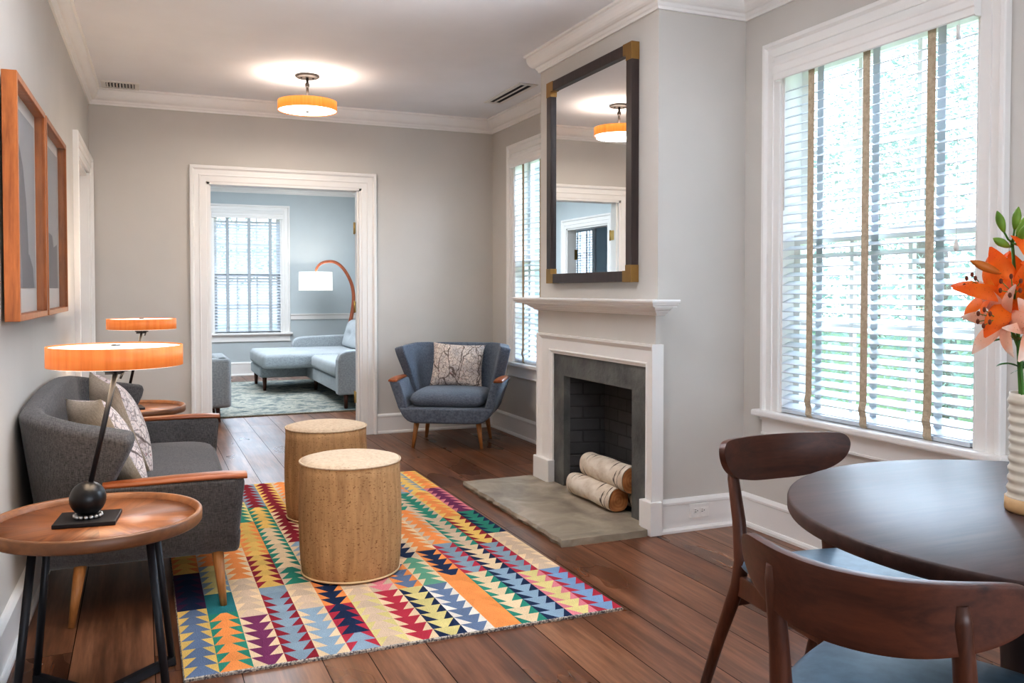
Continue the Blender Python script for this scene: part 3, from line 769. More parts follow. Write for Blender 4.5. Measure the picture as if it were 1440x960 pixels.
# ================================================================ WINGBACK SEATS
def seat_unit(t, W, fab, front, back, cap_m, leg_m, legy=(-.26, .26), legx=None, ztop=.765, drop=.03, wing=.14, arm_z=.515):
    """t: empty at the floor. local -y is the front. W: half width at the arm tops"""
    q = W - .43                                   # extra half length
    legx = legx or W - .18
    # base: U shaped upholstered tub
    mb = MB(); zb = .195
    half = [(W - .078, .315), (W - .090, .285), (W - .104, .258), (W - .122, .234), (W - .145, .214), (W - .172, .202), (W - .205, .196), (W - .24, zb)]; out = [(-x, z) for x, z in half] + half[::-1]
    mb.prism(out, lambda a, b, h: (a, h, b), front, back - .10)
    mb.build('base', fab, t, bevel=.018, seg=3, smooth=True)
    # arms: panels that flare outwards, thicker at the top
    for s in (-1, 1):
        mb = MB(); pr = [(W - .112, .262), (W - .088, .285), (W - .072, .315), (W - .01, arm_z - .03), (W, arm_z), (W - .075, arm_z), (W - .085, arm_z - .03), (W - .15, .30)]
        vs = []; ys = (front - .01, front + .03, front + .25, back - .22)
        n = len(pr)
        for k, y in enumerate(ys):
            for (x, z) in pr:
                zz = z if z > .4 else z
                vs.append((s * (x - (.02 if k == 0 and z > .4 else 0)), y + (.02 if k == 0 and z < .4 else 0), zz - (.004 if k == 0 else 0)))
        fs = [(k * n + i, k * n + (i + 1) % n, (k + 1) * n + (i + 1) % n, (k + 1) * n + i) for k in range(len(ys) - 1) for i in range(n)] + [list(range(n)), list(range((len(ys) - 1) * n, len(ys) * n))]
        mb.add(vs, fs, True); a = mb.build('arm', fab, t, bevel=.014, seg=3, smooth=True)
        mb = MB(); path = [(s * (W - .04), front - .018, arm_z + .004), (s * (W - .038), front + .06, arm_z + .009), (s * (W - .036), front + .22, arm_z + .008), (s * (W - .034), back - .30, arm_z + .002)]
        vs = []; prc = [(-.036, -.008), (.036, -.008), (.040, .0), (.032, .011), (0, .015), (-.032, .011), (-.040, 0)]
        n = len(prc)
        for k, p in enumerate(path):
            f = (.9, 1, .92, .7)[k]
            for (dx, dz) in prc: vs.append((p[0] + dx * f, p[1], p[2] + dz))
        mb.add(vs, [(k * n + i, k * n + (i + 1) % n, (k + 1) * n + (i + 1) % n, (k + 1) * n + i) for k in range(3) for i in range(n)] + [list(range(n)), list(range(3 * n, 4 * n))], True)
        mb.build('arm_cap', cap_m, a, bevel=.003, smooth=True)
    # wing back: a wrapping shell whose ends sweep forward into wings
    def shell(u, v):
        s = 2 * u - 1; sg = 1 if s >= 0 else -1; a = abs(s)
        vv = v ** .85
        half = (W - .13) + (.125) * vv
        rad = .17 + .05 * vv
        yb = (back - .09) + .07 * vv
        h = min(1, max(0, (v - .32) / .60))
        fwd = .03 + (wing - .03) * (h * h * (1.9 - .9 * h))           # the leading edge sweeps out to the wing tip
        Ls, Lc, Lf = half - rad, pi / 2 * rad, fwd
        tot = Ls + Lc + Lf; d = a * tot
        if d <= Ls: x, y = d, yb
        elif d <= Ls + Lc:
            th = (d - Ls) / rad; x, y = Ls + rad * sin(th), yb - rad * (1 - cos(th))
        else:
            e = d - Ls - Lc; x, y = half + .03 * vv * (e / max(Lf, .01)) ** 1.5, yb - rad - e
        zt = ztop - drop * a ** 2.5
        return (sg * x, y, .24 + (zt - .24) * v)
    mb = MB(); mb.grid(shell, 72, 18, True)
    b = mb.build('backrest', fab, t, solid=.082, off=-1)
    bv = b.modifiers.new('b', 'BEVEL'); bv.width = .034; bv.segments = 5; bv.limit_method = 'ANGLE'; bv.angle_limit = R(50)
    # piping along the top rim
    # seat cushion
    mb = MB(); cw = W - .15; y0, y1 = front + .015, back - .12
    def cush(side):
        def f(u, v):
            x = (2 * u - 1); y = (2 * v - 1)
            k = (1 - abs(x) ** 8) ** .5 * (1 - abs(y) ** 6) ** .5
            ex = 1 - .05 * (abs(y) ** 6); ey = 1
            return (x * cw * ex, (y0 + y1) / 2 + y * (y1 - y0) / 2, ( .372 + .062 * k if side > 0 else .372 - .068 * k) + (.012 * (1 - x * x) * (1 - y * y) if side > 0 else 0))
        return f
    mb.grid(cush(1), 36, 24); mb.grid(cush(-1), 36, 24, flip=True)
    # rim
    mb.build('seat_cushion', fab, t, smooth=True)
    for sx in (-1, 1):
        for ly in legy:
            mb = MB(); x = sx * legx; dx = sx * .03; dy = .03 if ly > 0 else -.02
            mb.tube([(x, ly, 0), (x - dx, ly - dy, .215)], [.012, .022], 14); mb.build('leg', leg_m, t)
SOF = (.037, 4.15, 0)
sofa = thing('loveseat', 'charcoal tweed wingback loveseat with wooden arm caps along the left wall', 'sofa', SOF, R(88.85))
seat_unit(sofa, .85, M['sofa'], -.315, .450, wood('loveseat_arm_wood', srgb(110, 56, 25), srgb(164, 92, 46), 'y', 1.5, .35), M['oak_leg'], legx=.715, legy=(-.255, .262), ztop=.80, drop=.115, wing=.145)
arm = thing('armchair', 'blue-grey tweed wingback armchair with wooden arm caps in the back corner', 'armchair', (2.25, 6.47, 0), R(-29.5))
seat_unit(arm, .44, M['chair_blue'], -.315, .36, M['walnut_mid'], M['oak_leg'], legx=.265, legy=(-.25, .24), ztop=.77, drop=.025, wing=.15)

# ---- pillows
def pattern_mat(name, lightc, midc):
    t = NT(name)
    n = t.noise(scale=10, detail=3)
    wv = t.n('ShaderNodeVectorMath', operation='ADD'); nc = t.n('ShaderNodeTexNoise'); nc.inputs['Scale'].default_value = 14; t.l(t.obj(), nc.inputs['Vector'])
    sc = t.n('ShaderNodeVectorMath', operation='SCALE'); sc.inputs['Scale'].default_value = .05; t.l(nc.outputs['Color'], sc.inputs[0]); t.l(t.obj(), wv.inputs[0]); t.l(sc.outputs[0], wv.inputs[1])
    def lines(scale, thr, st):
        m = t.n('ShaderNodeMapping'); m.inputs['Scale'].default_value = st; t.l(wv.outputs[0], m.inputs[0])
        v = t.n('ShaderNodeTexVoronoi', feature='DISTANCE_TO_EDGE'); v.inputs['Scale'].default_value = scale; t.l(m.outputs[0], v.inputs['Vector'])
        return t.ramp(v.outputs['Distance'], [(thr, (1, 1, 1)), (thr + .02, (0, 0, 0))])
    base = t.ramp(n, [(.3, midc), (.6, lightc)])
    dots = t.ramp(t.noise(scale=110, detail=2), [(.52, (0, 0, 0)), (.62, (1, 1, 1))])
    c = t.mix(t.math('MULTIPLY', dots, .55), base, srgb(120, 116, 120))
    c = t.mix(t.math('MULTIPLY', lines(34, .035, (1, 1, .7)), .6), c, srgb(112, 96, 88))
    c = t.mix(t.math('MULTIPLY', lines(9, .012, (1, 1, .35)), .8), c, srgb(78, 62, 56))
    rd = t.ramp(t.noise(scale=38, detail=1), [(.70, (0, 0, 0)), (.72, (1, 1, 1))])
    c = t.mix(t.math('MULTIPLY', rd, .6), c, srgb(150, 70, 80))
    t.col(c).set(.9, 0, .2); t.bump(t.noise(scale=300, detail=1), .2, .002)
    return t.m
M['branch'] = pattern_mat('branch_print', srgb(222, 208, 196), srgb(176, 168, 166))
M['branch2'] = pattern_mat('branch_print_pink', srgb(232, 218, 210), srgb(200, 184, 182))
def pillow(label, loc, rot, w, h, th, front_m, back_m, group='patterned throw pillows'):
    t = thing('throw_pillow', label, 'pillow', loc, 0, group); t.rotation_euler = rot
    def f(side):
        def g(u, v):
            x, z = 2 * u - 1, 2 * v - 1
            p = max(0, (1 - x * x)) ** .55 * max(0, (1 - z * z)) ** .55
            sx = 1 - .07 * (1 - z * z) * abs(x) ** 3 ; sz = 1 - .07 * (1 - x * x) * abs(z) ** 3
            return (x * w / 2 * sx, side * th / 2 * p, h / 2 + z * h / 2 * sz)
        return g
    MB().grid(f(-1), 28, 28).build('front_panel', front_m, t, smooth=True)
    MB().grid(f(1), 28, 28, flip=True).build('back_panel', back_m, t, smooth=True)
    return t
pillow('beige branch patterned pillow on the blue-grey armchair', (2.300, 6.545, .432), (R(-18), R(3), R(-26)), .42, .355, .13, M['branch'], M['pillow_back'])
pillow('nearer pillow with beige back and pink branch print, leaning in the loveseat', (-.045, 3.70, .425), (R(-24), R(5), R(110)), .42, .40, .17, M['branch2'], M['pillow_back'])
pillow('farther taller pillow with beige back and branch print, behind the other on the loveseat', (-.020, 4.14, .425), (R(-20), R(-4), R(106)), .45, .43, .17, M['branch2'], M['pillow_back'])

# ================================================================ ROUND SIDE TABLES
_t = NT('table_sunburst'); sx = _t.n('ShaderNodeSeparateXYZ'); _t.l(_t.obj(), sx.inputs[0])
an = _t.math('ARCTAN2', sx.outputs[1], sx.outputs[0]); wd = _t.math('FLOOR', _t.math('MULTIPLY', _t.math('ADD', an, pi), 8 / (2 * pi)))
rr = _t.n('ShaderNodeCombineXYZ'); ca = _t.math('MULTIPLY', _t.math('ADD', wd, .5), 2 * pi / 8)
# grain runs along each wedge's bisector
px = _t.math('ADD', _t.math('MULTIPLY', sx.outputs[0], _t.math('COSINE', ca)), _t.math('MULTIPLY', sx.outputs[1], _t.math('SINE', ca)))
py = _t.math('SUBTRACT', _t.math('MULTIPLY', sx.outputs[1], _t.math('COSINE', ca)), _t.math('MULTIPLY', sx.outputs[0], _t.math('SINE', ca)))
_t.l(_t.math('MULTIPLY', px, 3), rr.inputs[0]); _t.l(_t.math('MULTIPLY', py, 42), rr.inputs[1]); _t.l(_t.math('MULTIPLY', wd, 7.3), rr.inputs[2])
n1 = _t.noise(rr.outputs[0], 1, 5, .6, .5); sh = _t.n('ShaderNodeTexWhiteNoise', noise_dimensions='1D'); _t.l(wd, sh.inputs['W'])
f = _t.math('MULTIPLY_ADD', sh.outputs['Value'], .22, _t.math('MULTIPLY', n1, .8))
_t.col(_t.ramp(f, [(.3, srgb(96, 56, 30)), (.75, srgb(168, 108, 64))])).set(.35, 0, .5); M['sunburst'] = _t.m
M['rim_wood'] = wood('rim_wood', srgb(90, 56, 34), srgb(142, 96, 60), 'x', 1, .4, .6, 6)
def side_table(loc, rz, label):
    t = thing('side_table', label, 'side table', loc, rz, 'round side tables')
    zt, r = .55, .287
    MB().lathe([(.001, zt - .040), (r - .03, zt - .040), (r - .02, zt - .034), (r - .014, zt - .018), (.001, zt - .018)], n=72).build('tabletop', M['sunburst'], t)
    MB().lathe([(r - .022, zt - .036), (r - .004, zt - .036), (r, zt - .030), (r, zt - .004), (r - .003, zt), (r - .011, zt), (r - .014, zt - .003), (r - .020, zt - .017), (r - .022, zt - .036)], n=72).build('rim', M['rim_wood'], t)
    for a in (38, 128, 218, 308):
        q = R(a); mb = MB(); mb.tube([(.275 * cos(q), .275 * sin(q), 0), (.205 * cos(q), .205 * sin(q), zt - .038)], [.0115, .0115], 10); mb.build('leg', M['iron'], t)
    for a in (38, 128):
        q = R(a); T = Matrix.Rotation(q, 4, 'Z'); mb = MB(); mb.box(-.275, .275, -.012, .012, .006 if a == 38 else .0065, .030 if a == 38 else .0305, T); mb.build('stretcher', M['iron'], t)
    return t
T1 = (-.122, 2.785, 0); T2 = (-.055, 5.325, 0)
st1 = side_table(T1, R(4), 'near round wooden side table with black legs in front of the loveseat')
st2 = place(dup(st1), T2, R(20), 'far round wooden side table between loveseat and back wall')

# ================================================================ TABLE LAMPS
def table_lamp(loc, rz, label):
    t = thing('table_lamp', label, 'table lamp', loc, rz, 'table lamps with veneer drum shades')
    # origin: centre of the plate, local lean towards +x
    MB().box(-.082, .082, -.074, .074, 0, .012).build('base_plate', M['iron'], t, bevel=.002)
    mb = MB()
    for k in range(16):
        a = 2 * pi * k / 16; mb.sphere((.035 * cos(a), .035 * sin(a), .0175), .0062, 8, (1, 1, .85))
    mb.build('bead_ring', M['bead'], t)
    MB().sphere((0, 0, .066), .0495, 32).build('ball', M['ball'], t)
    top = (.079, .0, 0.432)
    MB().tube([(.008, 0, .110), top], [.0075, .0075], 12).build('stem', M['iron'], t)
    mb = MB(); mb.lathe([(.001, 0.432), (.034, 0.432), (.036, 0.437), (.036, 0.443), (.001, 0.443)], (.079, 0, 0), 28); mb.box(.05, .098, -.006, .006, 0.423, 0.433); mb.build('bracket', M['iron'], t)
    mb = MB(); mb.tube([(.100, -.012, 0.432), (.092, -.016, 0.411)], [.004, .003], 8); mb.build('switch', M['iron'], t)
    mb = MB(); vs = .183; mb.lathe([(vs, 0.449), (vs, 0.507), (vs - .003, 0.507), (vs - .003, 0.449), (vs, 0.449)], (.079, 0, 0), 72); mb.build('shade', M['veneer_dim'], t)
    MB().lathe([(.001, 0.505), (vs - .004, 0.503), (vs - .004, 0.500), (.001, 0.501)], (.079, 0, 0), 64).build('top_diffuser', M['diffuser_lamp'], t)
    MB().lathe([(.001, 0.451), (vs - .004, 0.451), (vs - .004, 0.448), (.001, 0.448)], (.079, 0, 0), 64).build('bottom_diffuser', M['diffuser_lamp'], t)
    MB().lathe([(.001, 0.503), (.013, 0.503), (.013, 0.510), (.001, 0.511)], (.079, 0, 0), 20).build('finial', M['steel'], t)
    return t
l1 = table_lamp((-.147, 2.79, .5325), R(-6), 'near table lamp with orange veneer drum shade, black ball and leaning stem')
l2 = place(dup(l1), (-.075, 5.34, .5325), R(8), 'far table lamp with orange veneer drum shade behind the loveseat wing')

# ================================================================ CORK OTTOMANS
_t = NT('cork'); v = _t.mapped((30, 30, 3)); n1 = _t.noise(v, 1.4, 4, .6, .3); n2 = _t.noise(_t.mapped((1.5, 1.5, 1)), 60, 3, .6)
c = _t.ramp(n1, [(.3, srgb(146, 106, 70)), (.7, srgb(190, 148, 104))])
fl = _t.ramp(_t.noise(_t.mapped((1, 1, 2.0)), 95, 2, .5), [(.33, (1, 1, 1)), (.38, (0, 0, 0))])
_t.col(_t.mix(_t.math('MULTIPLY', fl, .75), _t.mix(_t.math('MULTIPLY', n2, .3), c, srgb(226, 190, 140)), srgb(106, 66, 34))).set(.8, 0, .25); _t.bump(n2, .3, .004); M['cork'] = _t.m
_t = NT('cork_top'); n2 = _t.noise(scale=70, detail=4)
fl = _t.ramp(_t.noise(scale=90, detail=2), [(.32, (1, 1, 1)), (.38, (0, 0, 0))])
_t.col(_t.mix(_t.math('MULTIPLY', fl, .3), _t.ramp(n2, [(.3, srgb(218, 192, 160)), (.7, srgb(236, 214, 186))]), srgb(150, 108, 66))).set(.8, 0, .25); M['cork_top'] = _t.m
def ottoman(loc, label):
    t = thing('cork_ottoman', label, 'ottoman', loc, 0, 'cork drum ottomans')
    r, h = .213, .470
    pr = [(.001, .0), (r - .016, .0), (r - .010, .008)] + [(r - .010 + .012 * sin(pi * (i / 10)) ** .7, .008 + (h - .012) * i / 10) for i in range(1, 10)] + [(r - .004, h - .002), (r - .03, h - .002)]
    MB().lathe(pr, n=80).build('body', M['cork'], t)
    MB().lathe([(r - .006, h - .004), (r - .010, h + .006), (r - .04, h + .014), (r * .5, h + .021), (.001, h + .023)], n=80).build('top_panel', M['cork_top'], t)
    def ring(rr_, z, m, nm, q=.0045):
        mb = MB(); n = 80; k = 8
        vs = [((rr_ + q * cos(2 * pi * j / k)) * cos(2 * pi * i / n), (rr_ + q * cos(2 * pi * j / k)) * sin(2 * pi * i / n), z + q * sin(2 * pi * j / k)) for i in range(n) for j in range(k)]
        mb.add(vs, [(i * k + j, ((i + 1) % n) * k + j, ((i + 1) % n) * k + (j + 1) % k, i * k + (j + 1) % k) for i in range(n) for j in range(k)], True); mb.build(nm, m, t)
    ring(r - .004, h, M['cork_top'], 'top_piping'); ring(r - .010, .008, M['cream_trim'], 'bottom_piping')
    return t
o1 = ottoman((.811, 3.655, .0135), 'nearer cork drum ottoman standing in the middle of the rug')
o2 = place(dup(o1), (.893, 4.60, .0135), R(70), 'farther cork drum ottoman partly hidden behind the near one')
# ================================================================ RUG: columns of stacked triangles, colours as a corner attribute
K = dict(yel=srgb(226, 182, 84), blu=srgb(96, 112, 138), org=srgb(232, 138, 56), grn=srgb(38, 126, 104), pur=srgb(112, 44, 84), crm=srgb(226, 196, 152), red=srgb(134, 24, 40),
         gry=srgb(128, 148, 160), lbl=srgb(138, 160, 176), nav=srgb(30, 44, 72), bei=srgb(206, 178, 148), pal=srgb(214, 196, 120), pnk=srgb(214, 120, 128), rose=srgb(166, 36, 56), wht=srgb(232, 220, 204), teal=srgb(36, 112, 116), dpu=srgb(66, 34, 66), sky=srgb(120, 150, 184), mgr=srgb(92, 150, 120))
RX0, RX1, RY0, RY1, RZT = .112, 1.649, 2.822, 5.512, .0115
# per column from the near end: (rows, tree colour, ground colour, direction 1 = points away)
COLS = [
 [(8,'blu','yel',1),(6,'nav','dpu',1),(6,'yel','org',1),(8,'yel','gry',1),(8,'org','yel',1)],
 [(7,'org','grn',1),(3,'teal','teal',1),(5,'pal','gry',1),(9,'org','bei',1),(12,'yel','gry',1)],
 [(6,'pur','crm',-1),(6,'bei','crm',1),(6,'org','crm',1),(8,'org','yel',1),(10,'blu','yel',1)],
 [(9,'gry','red',-1),(1,'gry','gry',1),(6,'yel','red',1),(8,'yel','org',1),(6,'grn','pal',1),(6,'crm','pur',1)],
 [(6,'lbl','crm',-1),(4,'bei','crm',1),(3,'grn','bei',1),(9,'crm','grn',1),(6,'yel','grn',1),(8,'red','gry',1)],
 [(2,'lbl','rose',1),(4,'nav','rose',1),(4,'nav','org',-1),(8,'lbl','crm',1),(8,'red','crm',1),(10,'red','yel',1)],
 [(7,'bei','pal',1),(7,'bei','crm',1),(7,'gry','crm',1),(7,'bei','yel',1),(8,'org','bei',1)],
 [(7,'rose','crm',-1),(4,'pnk','bei',-1),(8,'grn','bei',-1),(8,'pal','crm',1),(9,'org','crm',1)],
 [(7,'pal','nav',-1),(4,'blu','org',-1),(7,'mgr','crm',-1),(9,'nav','gry',-1),(9,'yel','pal',-1)],
 [(7,'blu','wht',-1),(5,'mgr','crm',1),(9,'nav','bei',-1),(8,'org','crm',1),(7,'pnk','gry',-1)],
 [(8,'org','org',1),(5,'nav','org',-1),(9,'org','crm',1),(7,'gry','pnk',-1),(7,'rose','crm',-1)],
 [(8,'crm','grn',-1),(6,'gry','rose',-1),(9,'org','bei',1),(7,'grn','bei',-1),(6,'yel','gry',1)],
 [(8,'lbl','nav',-1),(5,'crm','nav',-1),(7,'bei','grn',-1),(8,'grn','bei',-1),(8,'gry','org',1)],
 [(7,'pal','pnk',-1),(6,'gry','rose',-1),(7,'yel','red',-1),(8,'org','yel',1),(8,'yel','gry',1)],
 [(7,'sky','rose',-1),(8,'bei','crm',1),(6,'grn','nav',-1),(8,'pur','pnk',1),(7,'org','yel',1)],
]
rug = thing('area_rug', 'multicoloured wool rug with columns of stacked triangles under the ottomans', 'rug', ((RX0 + RX1) / 2, (RY0 + RY1) / 2, 0))
cx, cy = (RX0 + RX1) / 2, (RY0 + RY1) / 2
mb = MB(); cols = []; rn = random.Random(11)
NR = 36; rh = (RY1 - RY0) / NR; cw = (RX1 - RX0) / 15
def tri(pts, c):
    mb.add([(x - cx, y - cy, RZT) for x, y in pts], [tuple(range(len(pts)))], False)
    k = rn.uniform(.9, 1.08); g = .3 * c[0] + .5 * c[1] + .2 * c[2]; cols.append(tuple(min(1, (v * .88 + g * .12) * k) for v in c))
for ci, segs in enumerate(COLS):
    x0 = RX0 + ci * cw; x1 = x0 + cw; xm = (x0 + x1) / 2; rows = []
    for (n, a, b, d) in segs: rows += [(a, b, d)] * n
    while len(rows) < NR: rows.append(rows[-1])
    ph = rn.uniform(0, .5) * rh
    for r in range(NR):
        a, b, d = rows[r]; y0 = RY0 + r * rh; y1 = y0 + rh; ov = .5
        # sides dip inward as spurs: tree trunk keeps 30 % width at the apex
        e = cw * .10; j = rn.uniform(-.006, .006)
        if d > 0:
            tri([(x0, y0), (x1, y0), (xm + e + j, y1), (xm - e + j, y1)], K[a]); tri([(x0, y0), (xm - e + j, y1), (x0, y1)], K[b]); tri([(x1, y0), (x1, y1), (xm + e + j, y1)], K[b])
        else:
            tri([(x0, y1), (xm - e + j, y0), (xm + e + j, y0), (x1, y1)], K[a]); tri([(x0, y0), (xm - e + j, y0), (x0, y1)], K[b]); tri([(x1, y0), (x1, y1), (xm + e + j, y0)], K[b])
t = NT('rug_wool'); at = t.n('ShaderNodeAttribute'); at.attribute_name = 'Col'
n = t.noise(scale=260, detail=2); n2 = t.noise(scale=18, detail=3)
f = t.math('MULTIPLY_ADD', n2, .30, t.math('MULTIPLY_ADD', n, 1.1, .36))
cc = t.n('ShaderNodeCombineColor'); 
for i in range(3): t.l(f, cc.inputs[i])
t.col(t.mix(1, at.outputs['Color'], cc.outputs[0], 'MULTIPLY')).set(.95, 0, .1); t.bump(n, .8, .004)
pile = mb.build('pile', t.m, rug)
ca = pile.data.color_attributes.new('Col', 'FLOAT_COLOR', 'CORNER')
i = 0
for p in pile.data.polygons:
    for li in p.loop_indices: ca.data[li].color = (*cols[p.index], 1)
_t = NT('rug_edge'); _t.col(_t.ramp(_t.noise(_t.mapped((150, 150, 150)), 1, 2), [(.4, srgb(96, 90, 92)), (.6, srgb(196, 184, 168))])).set(.95, 0, .1); M['rug_edge'] = _t.m
mb = MB(); hx, hy = (RX1 - RX0) / 2, (RY1 - RY0) / 2; g = .004
pts = [(-hx - g, -hy - g), (hx + g, -hy - g), (hx + g, hy + g), (-hx - g, hy + g)]; inn = [(-hx, -hy), (hx, -hy), (hx, hy), (-hx, hy)]
vs = [(x, y, .0) for x, y in pts] + [(x, y, .008) for x, y in pts] + [(x, y, RZT) for x, y in inn] + [(x, y, .001) for x, y in inn]
mb.add(vs, [(k + i, k + (i + 1) % 4, k + 4 + (i + 1) % 4, k + 4 + i) for k in (0, 4) for i in range(4)] + [(12, 13, 14, 15)], False)
mb.build('bound_edge', M['rug_edge'], rug)
# ================================================================ DINING TABLE AND CHAIRS
dt = thing('dining_table', 'round dark walnut dining table on a pedestal by the large window', 'dining table', (1.768, 1.195, 0))
zt, r = .742, .562
MB().lathe([(.001, zt - .034), (r - .008, zt - .034), (r - .003, zt - .032), (r, zt - .026), (r, zt - .006), (r - .002, zt - .0015), (r - .005, zt), (.001, zt)], n=128).build('tabletop', M['table_top'], dt)
MB().lathe([(.001, .03), (.155, .03), (.135, .10), (.125, .40), (.14, zt - .05), (.20, zt - .034), (.001, zt - .034)], n=56).build('pedestal', M['pedestal'], dt)
MB().lathe([(.001, 0), (.32, 0), (.32, .012), (.30, .022), (.16, .032), (.001, .032)], n=64).build('foot_plate', M['pedestal'], dt)

def dining_chair(loc, rz, label, bz=0, yc=-.05, yt=.08, zp=.72, hw=.224):
    """local +y is the way the chair faces; origin on the floor between the rear posts"""
    t = thing('dining_chair', label, 'dining chair', loc, rz, 'walnut dining chairs')
    for s in (-1, 1):
        p = [(s * .190, -.10, 0), (s * .178, -.03, .20), (s * .160, .035, .38), (s * .155, .045, .45), (s * .153, .028, .56), (s * .152, .000, zp - .03), (s * .152, -.006, zp)]
        MB().tube(p, [.0135, .017, .021, .022, .0185, .016, .011], 14, ell=(1, 1)).build('rear_leg', M['walnut_z'], t)
        p = [(s * .205, .460, 0), (s * .200, .450, .22), (s * .195, .440, .42)]
        MB().tube(p, [.0125, .017, .021], 14).build('front_leg', M['walnut_z'], t)
        mb = MB(); a, b = Vector((s * .157, .04, .395)), Vector((s * .195, .44, .395)); w = .011
        mb.hexa([(a.x - w, a.y, .352), (a.x + w, a.y, .352), (b.x + w, b.y, .358), (b.x - w, b.y, .358), (a.x - w, a.y, .412), (a.x + w, a.y, .412), (b.x + w, b.y, .405), (b.x - w, b.y, .405)])
        mb.build('side_rail', M['walnut_z'], t, bevel=.004)
    for (y, z0, z1, x, nm) in ((.44, .365, .415, .195, 'front_rail'), (.015, .315, .352, .162, 'rear_stretcher')):
        MB().box(-x, x, y - .010, y + .010, z0, z1).build(nm, M['walnut'], t, bevel=.004)
    # padded seat
    def outline(x, y):                      # square -> rounded trapezoid
        k = .5 * (y + 1); hw = .200 + .028 * k
        rx = x * sqrt(max(0, 1 - .26 * y * y * abs(x) ** 2)); ry = y * sqrt(max(0, 1 - .26 * x * x * abs(y) ** 2))
        return rx * hw, .258 + ry * .225
    def seat(side):
        def f(u, v):
            x, y = 2 * u - 1, 2 * v - 1
            px, py = outline(x, y); e = max(abs(x), abs(y)); k = (1 - e ** 5) ** .5 if e < 1 else 0
            return (px * (1 - .0 * e), py, .443 + (side * .024 * k if side > 0 else side * .016 * k) + (.008 * (1 - x * x) * (1 - y * y) if side > 0 else 0))
        return f
    mb = MB(); mb.grid(seat(1), 28, 28); mb.grid(seat(-1), 28, 28, flip=True); mb.build('seat', M['leather'], t, smooth=True)
    # curved backrest
    def back(u, v):
        s = sin((2 * u - 1) * pi / 2 * .995); a = abs(s); zt = .722
        top = zt + .032 * (1 - a ** 16) ** .5 - .004 * (1 - a * a)
        bot = zt - .016 * (1 - a ** 16) ** .5 - .082 * (1 - a ** 2.7) ** .62
        z = bot + (top - bot) * v
        return (s * hw, yc + (yt - yc) * a ** 2 - .12 * (z - .69), z + bz)
    mb = MB(); mb.grid(back, 48, 14, True)
    b = mb.build('backrest', M['walnut'], t, solid=.017, off=0)
    bv = b.modifiers.new('b', 'BEVEL'); bv.width = .006; bv.segments = 3; bv.limit_method = 'ANGLE'; bv.angle_limit = R(50)
    return t
chA = dining_chair((1.682, 2.00, 0), R(179), 'walnut dining chair across the table, between the window and the fireplace', .032, -.02, .05, .70)
chB = dining_chair((1.090, 1.087, 0), R(-64), 'foreground walnut dining chair seen from behind its curved back', 0, -.05, .075, .72, .240)

# ================================================================ VASE AND LILIES
_t = NT('cream_ceramic'); _t.col(_t.ramp(_t.noise(scale=12, detail=3), [(.3, srgb(214, 202, 184)), (.7, srgb(236, 228, 214))])).set(.3); M['ceramic'] = _t.m
M['clay'] = plain('bare_clay', srgb(206, 168, 122), .6)
VX, VY, VZ = 1.700, 1.222, .742
vase = thing('flower_vase', 'cream ribbed ceramic vase holding the orange lilies on the dining table', 'vase', (VX, VY, VZ))
pr = [(.060, .028)]
for i in range(1, 45):
    z = .028 + .215 * i / 45; pr.append((.0565 - .004 * sin(i / 45 * pi) + .0022 * cos(i * 2 * pi / 4.2), z))
pr += [(.054, .246), (.050, .246), (.048, .20), (.047, .03), (.001, .03)]
MB().lathe(pr, n=56).build('body', M['ceramic'], vase)
MB().lathe([(.001, 0), (.056, 0), (.060, .004), (.060, .030), (.03, .030)], n=56).build('foot', M['clay'], vase)

def petal_mat(name, edge, mid):
    t = NT(name); n = t.noise(t.mapped((1, 1, 1)), 9, 3)
    c = t.ramp(n, [(.3, edge), (.7, mid)]); t.col(c).set(.5, 0, .3)
    try: t.p.inputs['Subsurface Weight'].default_value = .0
    except Exception: pass
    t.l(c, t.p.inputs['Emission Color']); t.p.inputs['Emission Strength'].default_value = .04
    return t.m
M['lily'] = petal_mat('lily_orange', srgb(226, 84, 20), srgb(244, 116, 36))
M['lily_pale'] = petal_mat('lily_pale', srgb(236, 130, 74), srgb(246, 204, 178))
M['bud_g'] = petal_mat('bud_green', srgb(86, 118, 40), srgb(132, 156, 62))
M['bud_o'] = petal_mat('bud_orange', srgb(150, 82, 34), srgb(190, 112, 46))
M['stem'] = petal_mat('stem_green', srgb(58, 98, 40), srgb(92, 132, 60))
M['leafm'] = petal_mat('leaf_green', srgb(44, 84, 38), srgb(78, 118, 54))
M['anther'] = plain('anther_brown', srgb(110, 52, 26), .8)
def basis(d):
    d = Vector(d).normalized(); a = Vector((0, 0, 1)) if abs(d.z) < .9 else Vector((1, 0, 0)); x = a.cross(d).normalized(); return x, d.cross(x), d
def blade(mb, base, d, out, L, w, curl, cup=.25):
    """a lanceolate petal leaving base along d, bending towards out"""
    d = Vector(d).normalized(); out = Vector(out).normalized(); side = d.cross(out).normalized(); base = Vector(base)
    def f(u, v):
        s = 2 * v - 1; th = curl * u
        # arc in the plane d/out
        if curl > 1e-3: p = base + (d * sin(th) + out * (1 - cos(th))) * (L / curl)
        else: p = base + d * L * u
        tw = w * (sin(pi * min(1, u * .92 + .06)) ** .8) * (1 - .25 * u)
        nrm = -d * sin(th) * -1 + out * cos(th)
        p = p + (out * cos(th) - d * sin(th)) * (.05 * w * sin(u * 9 + s * 2) * abs(s))
        return tuple(p + side * (s * tw) - (out * cos(th) - d * sin(th)) * (cup * tw * (s * s)) * -1)
    mb.grid(f, 10, 6, True)
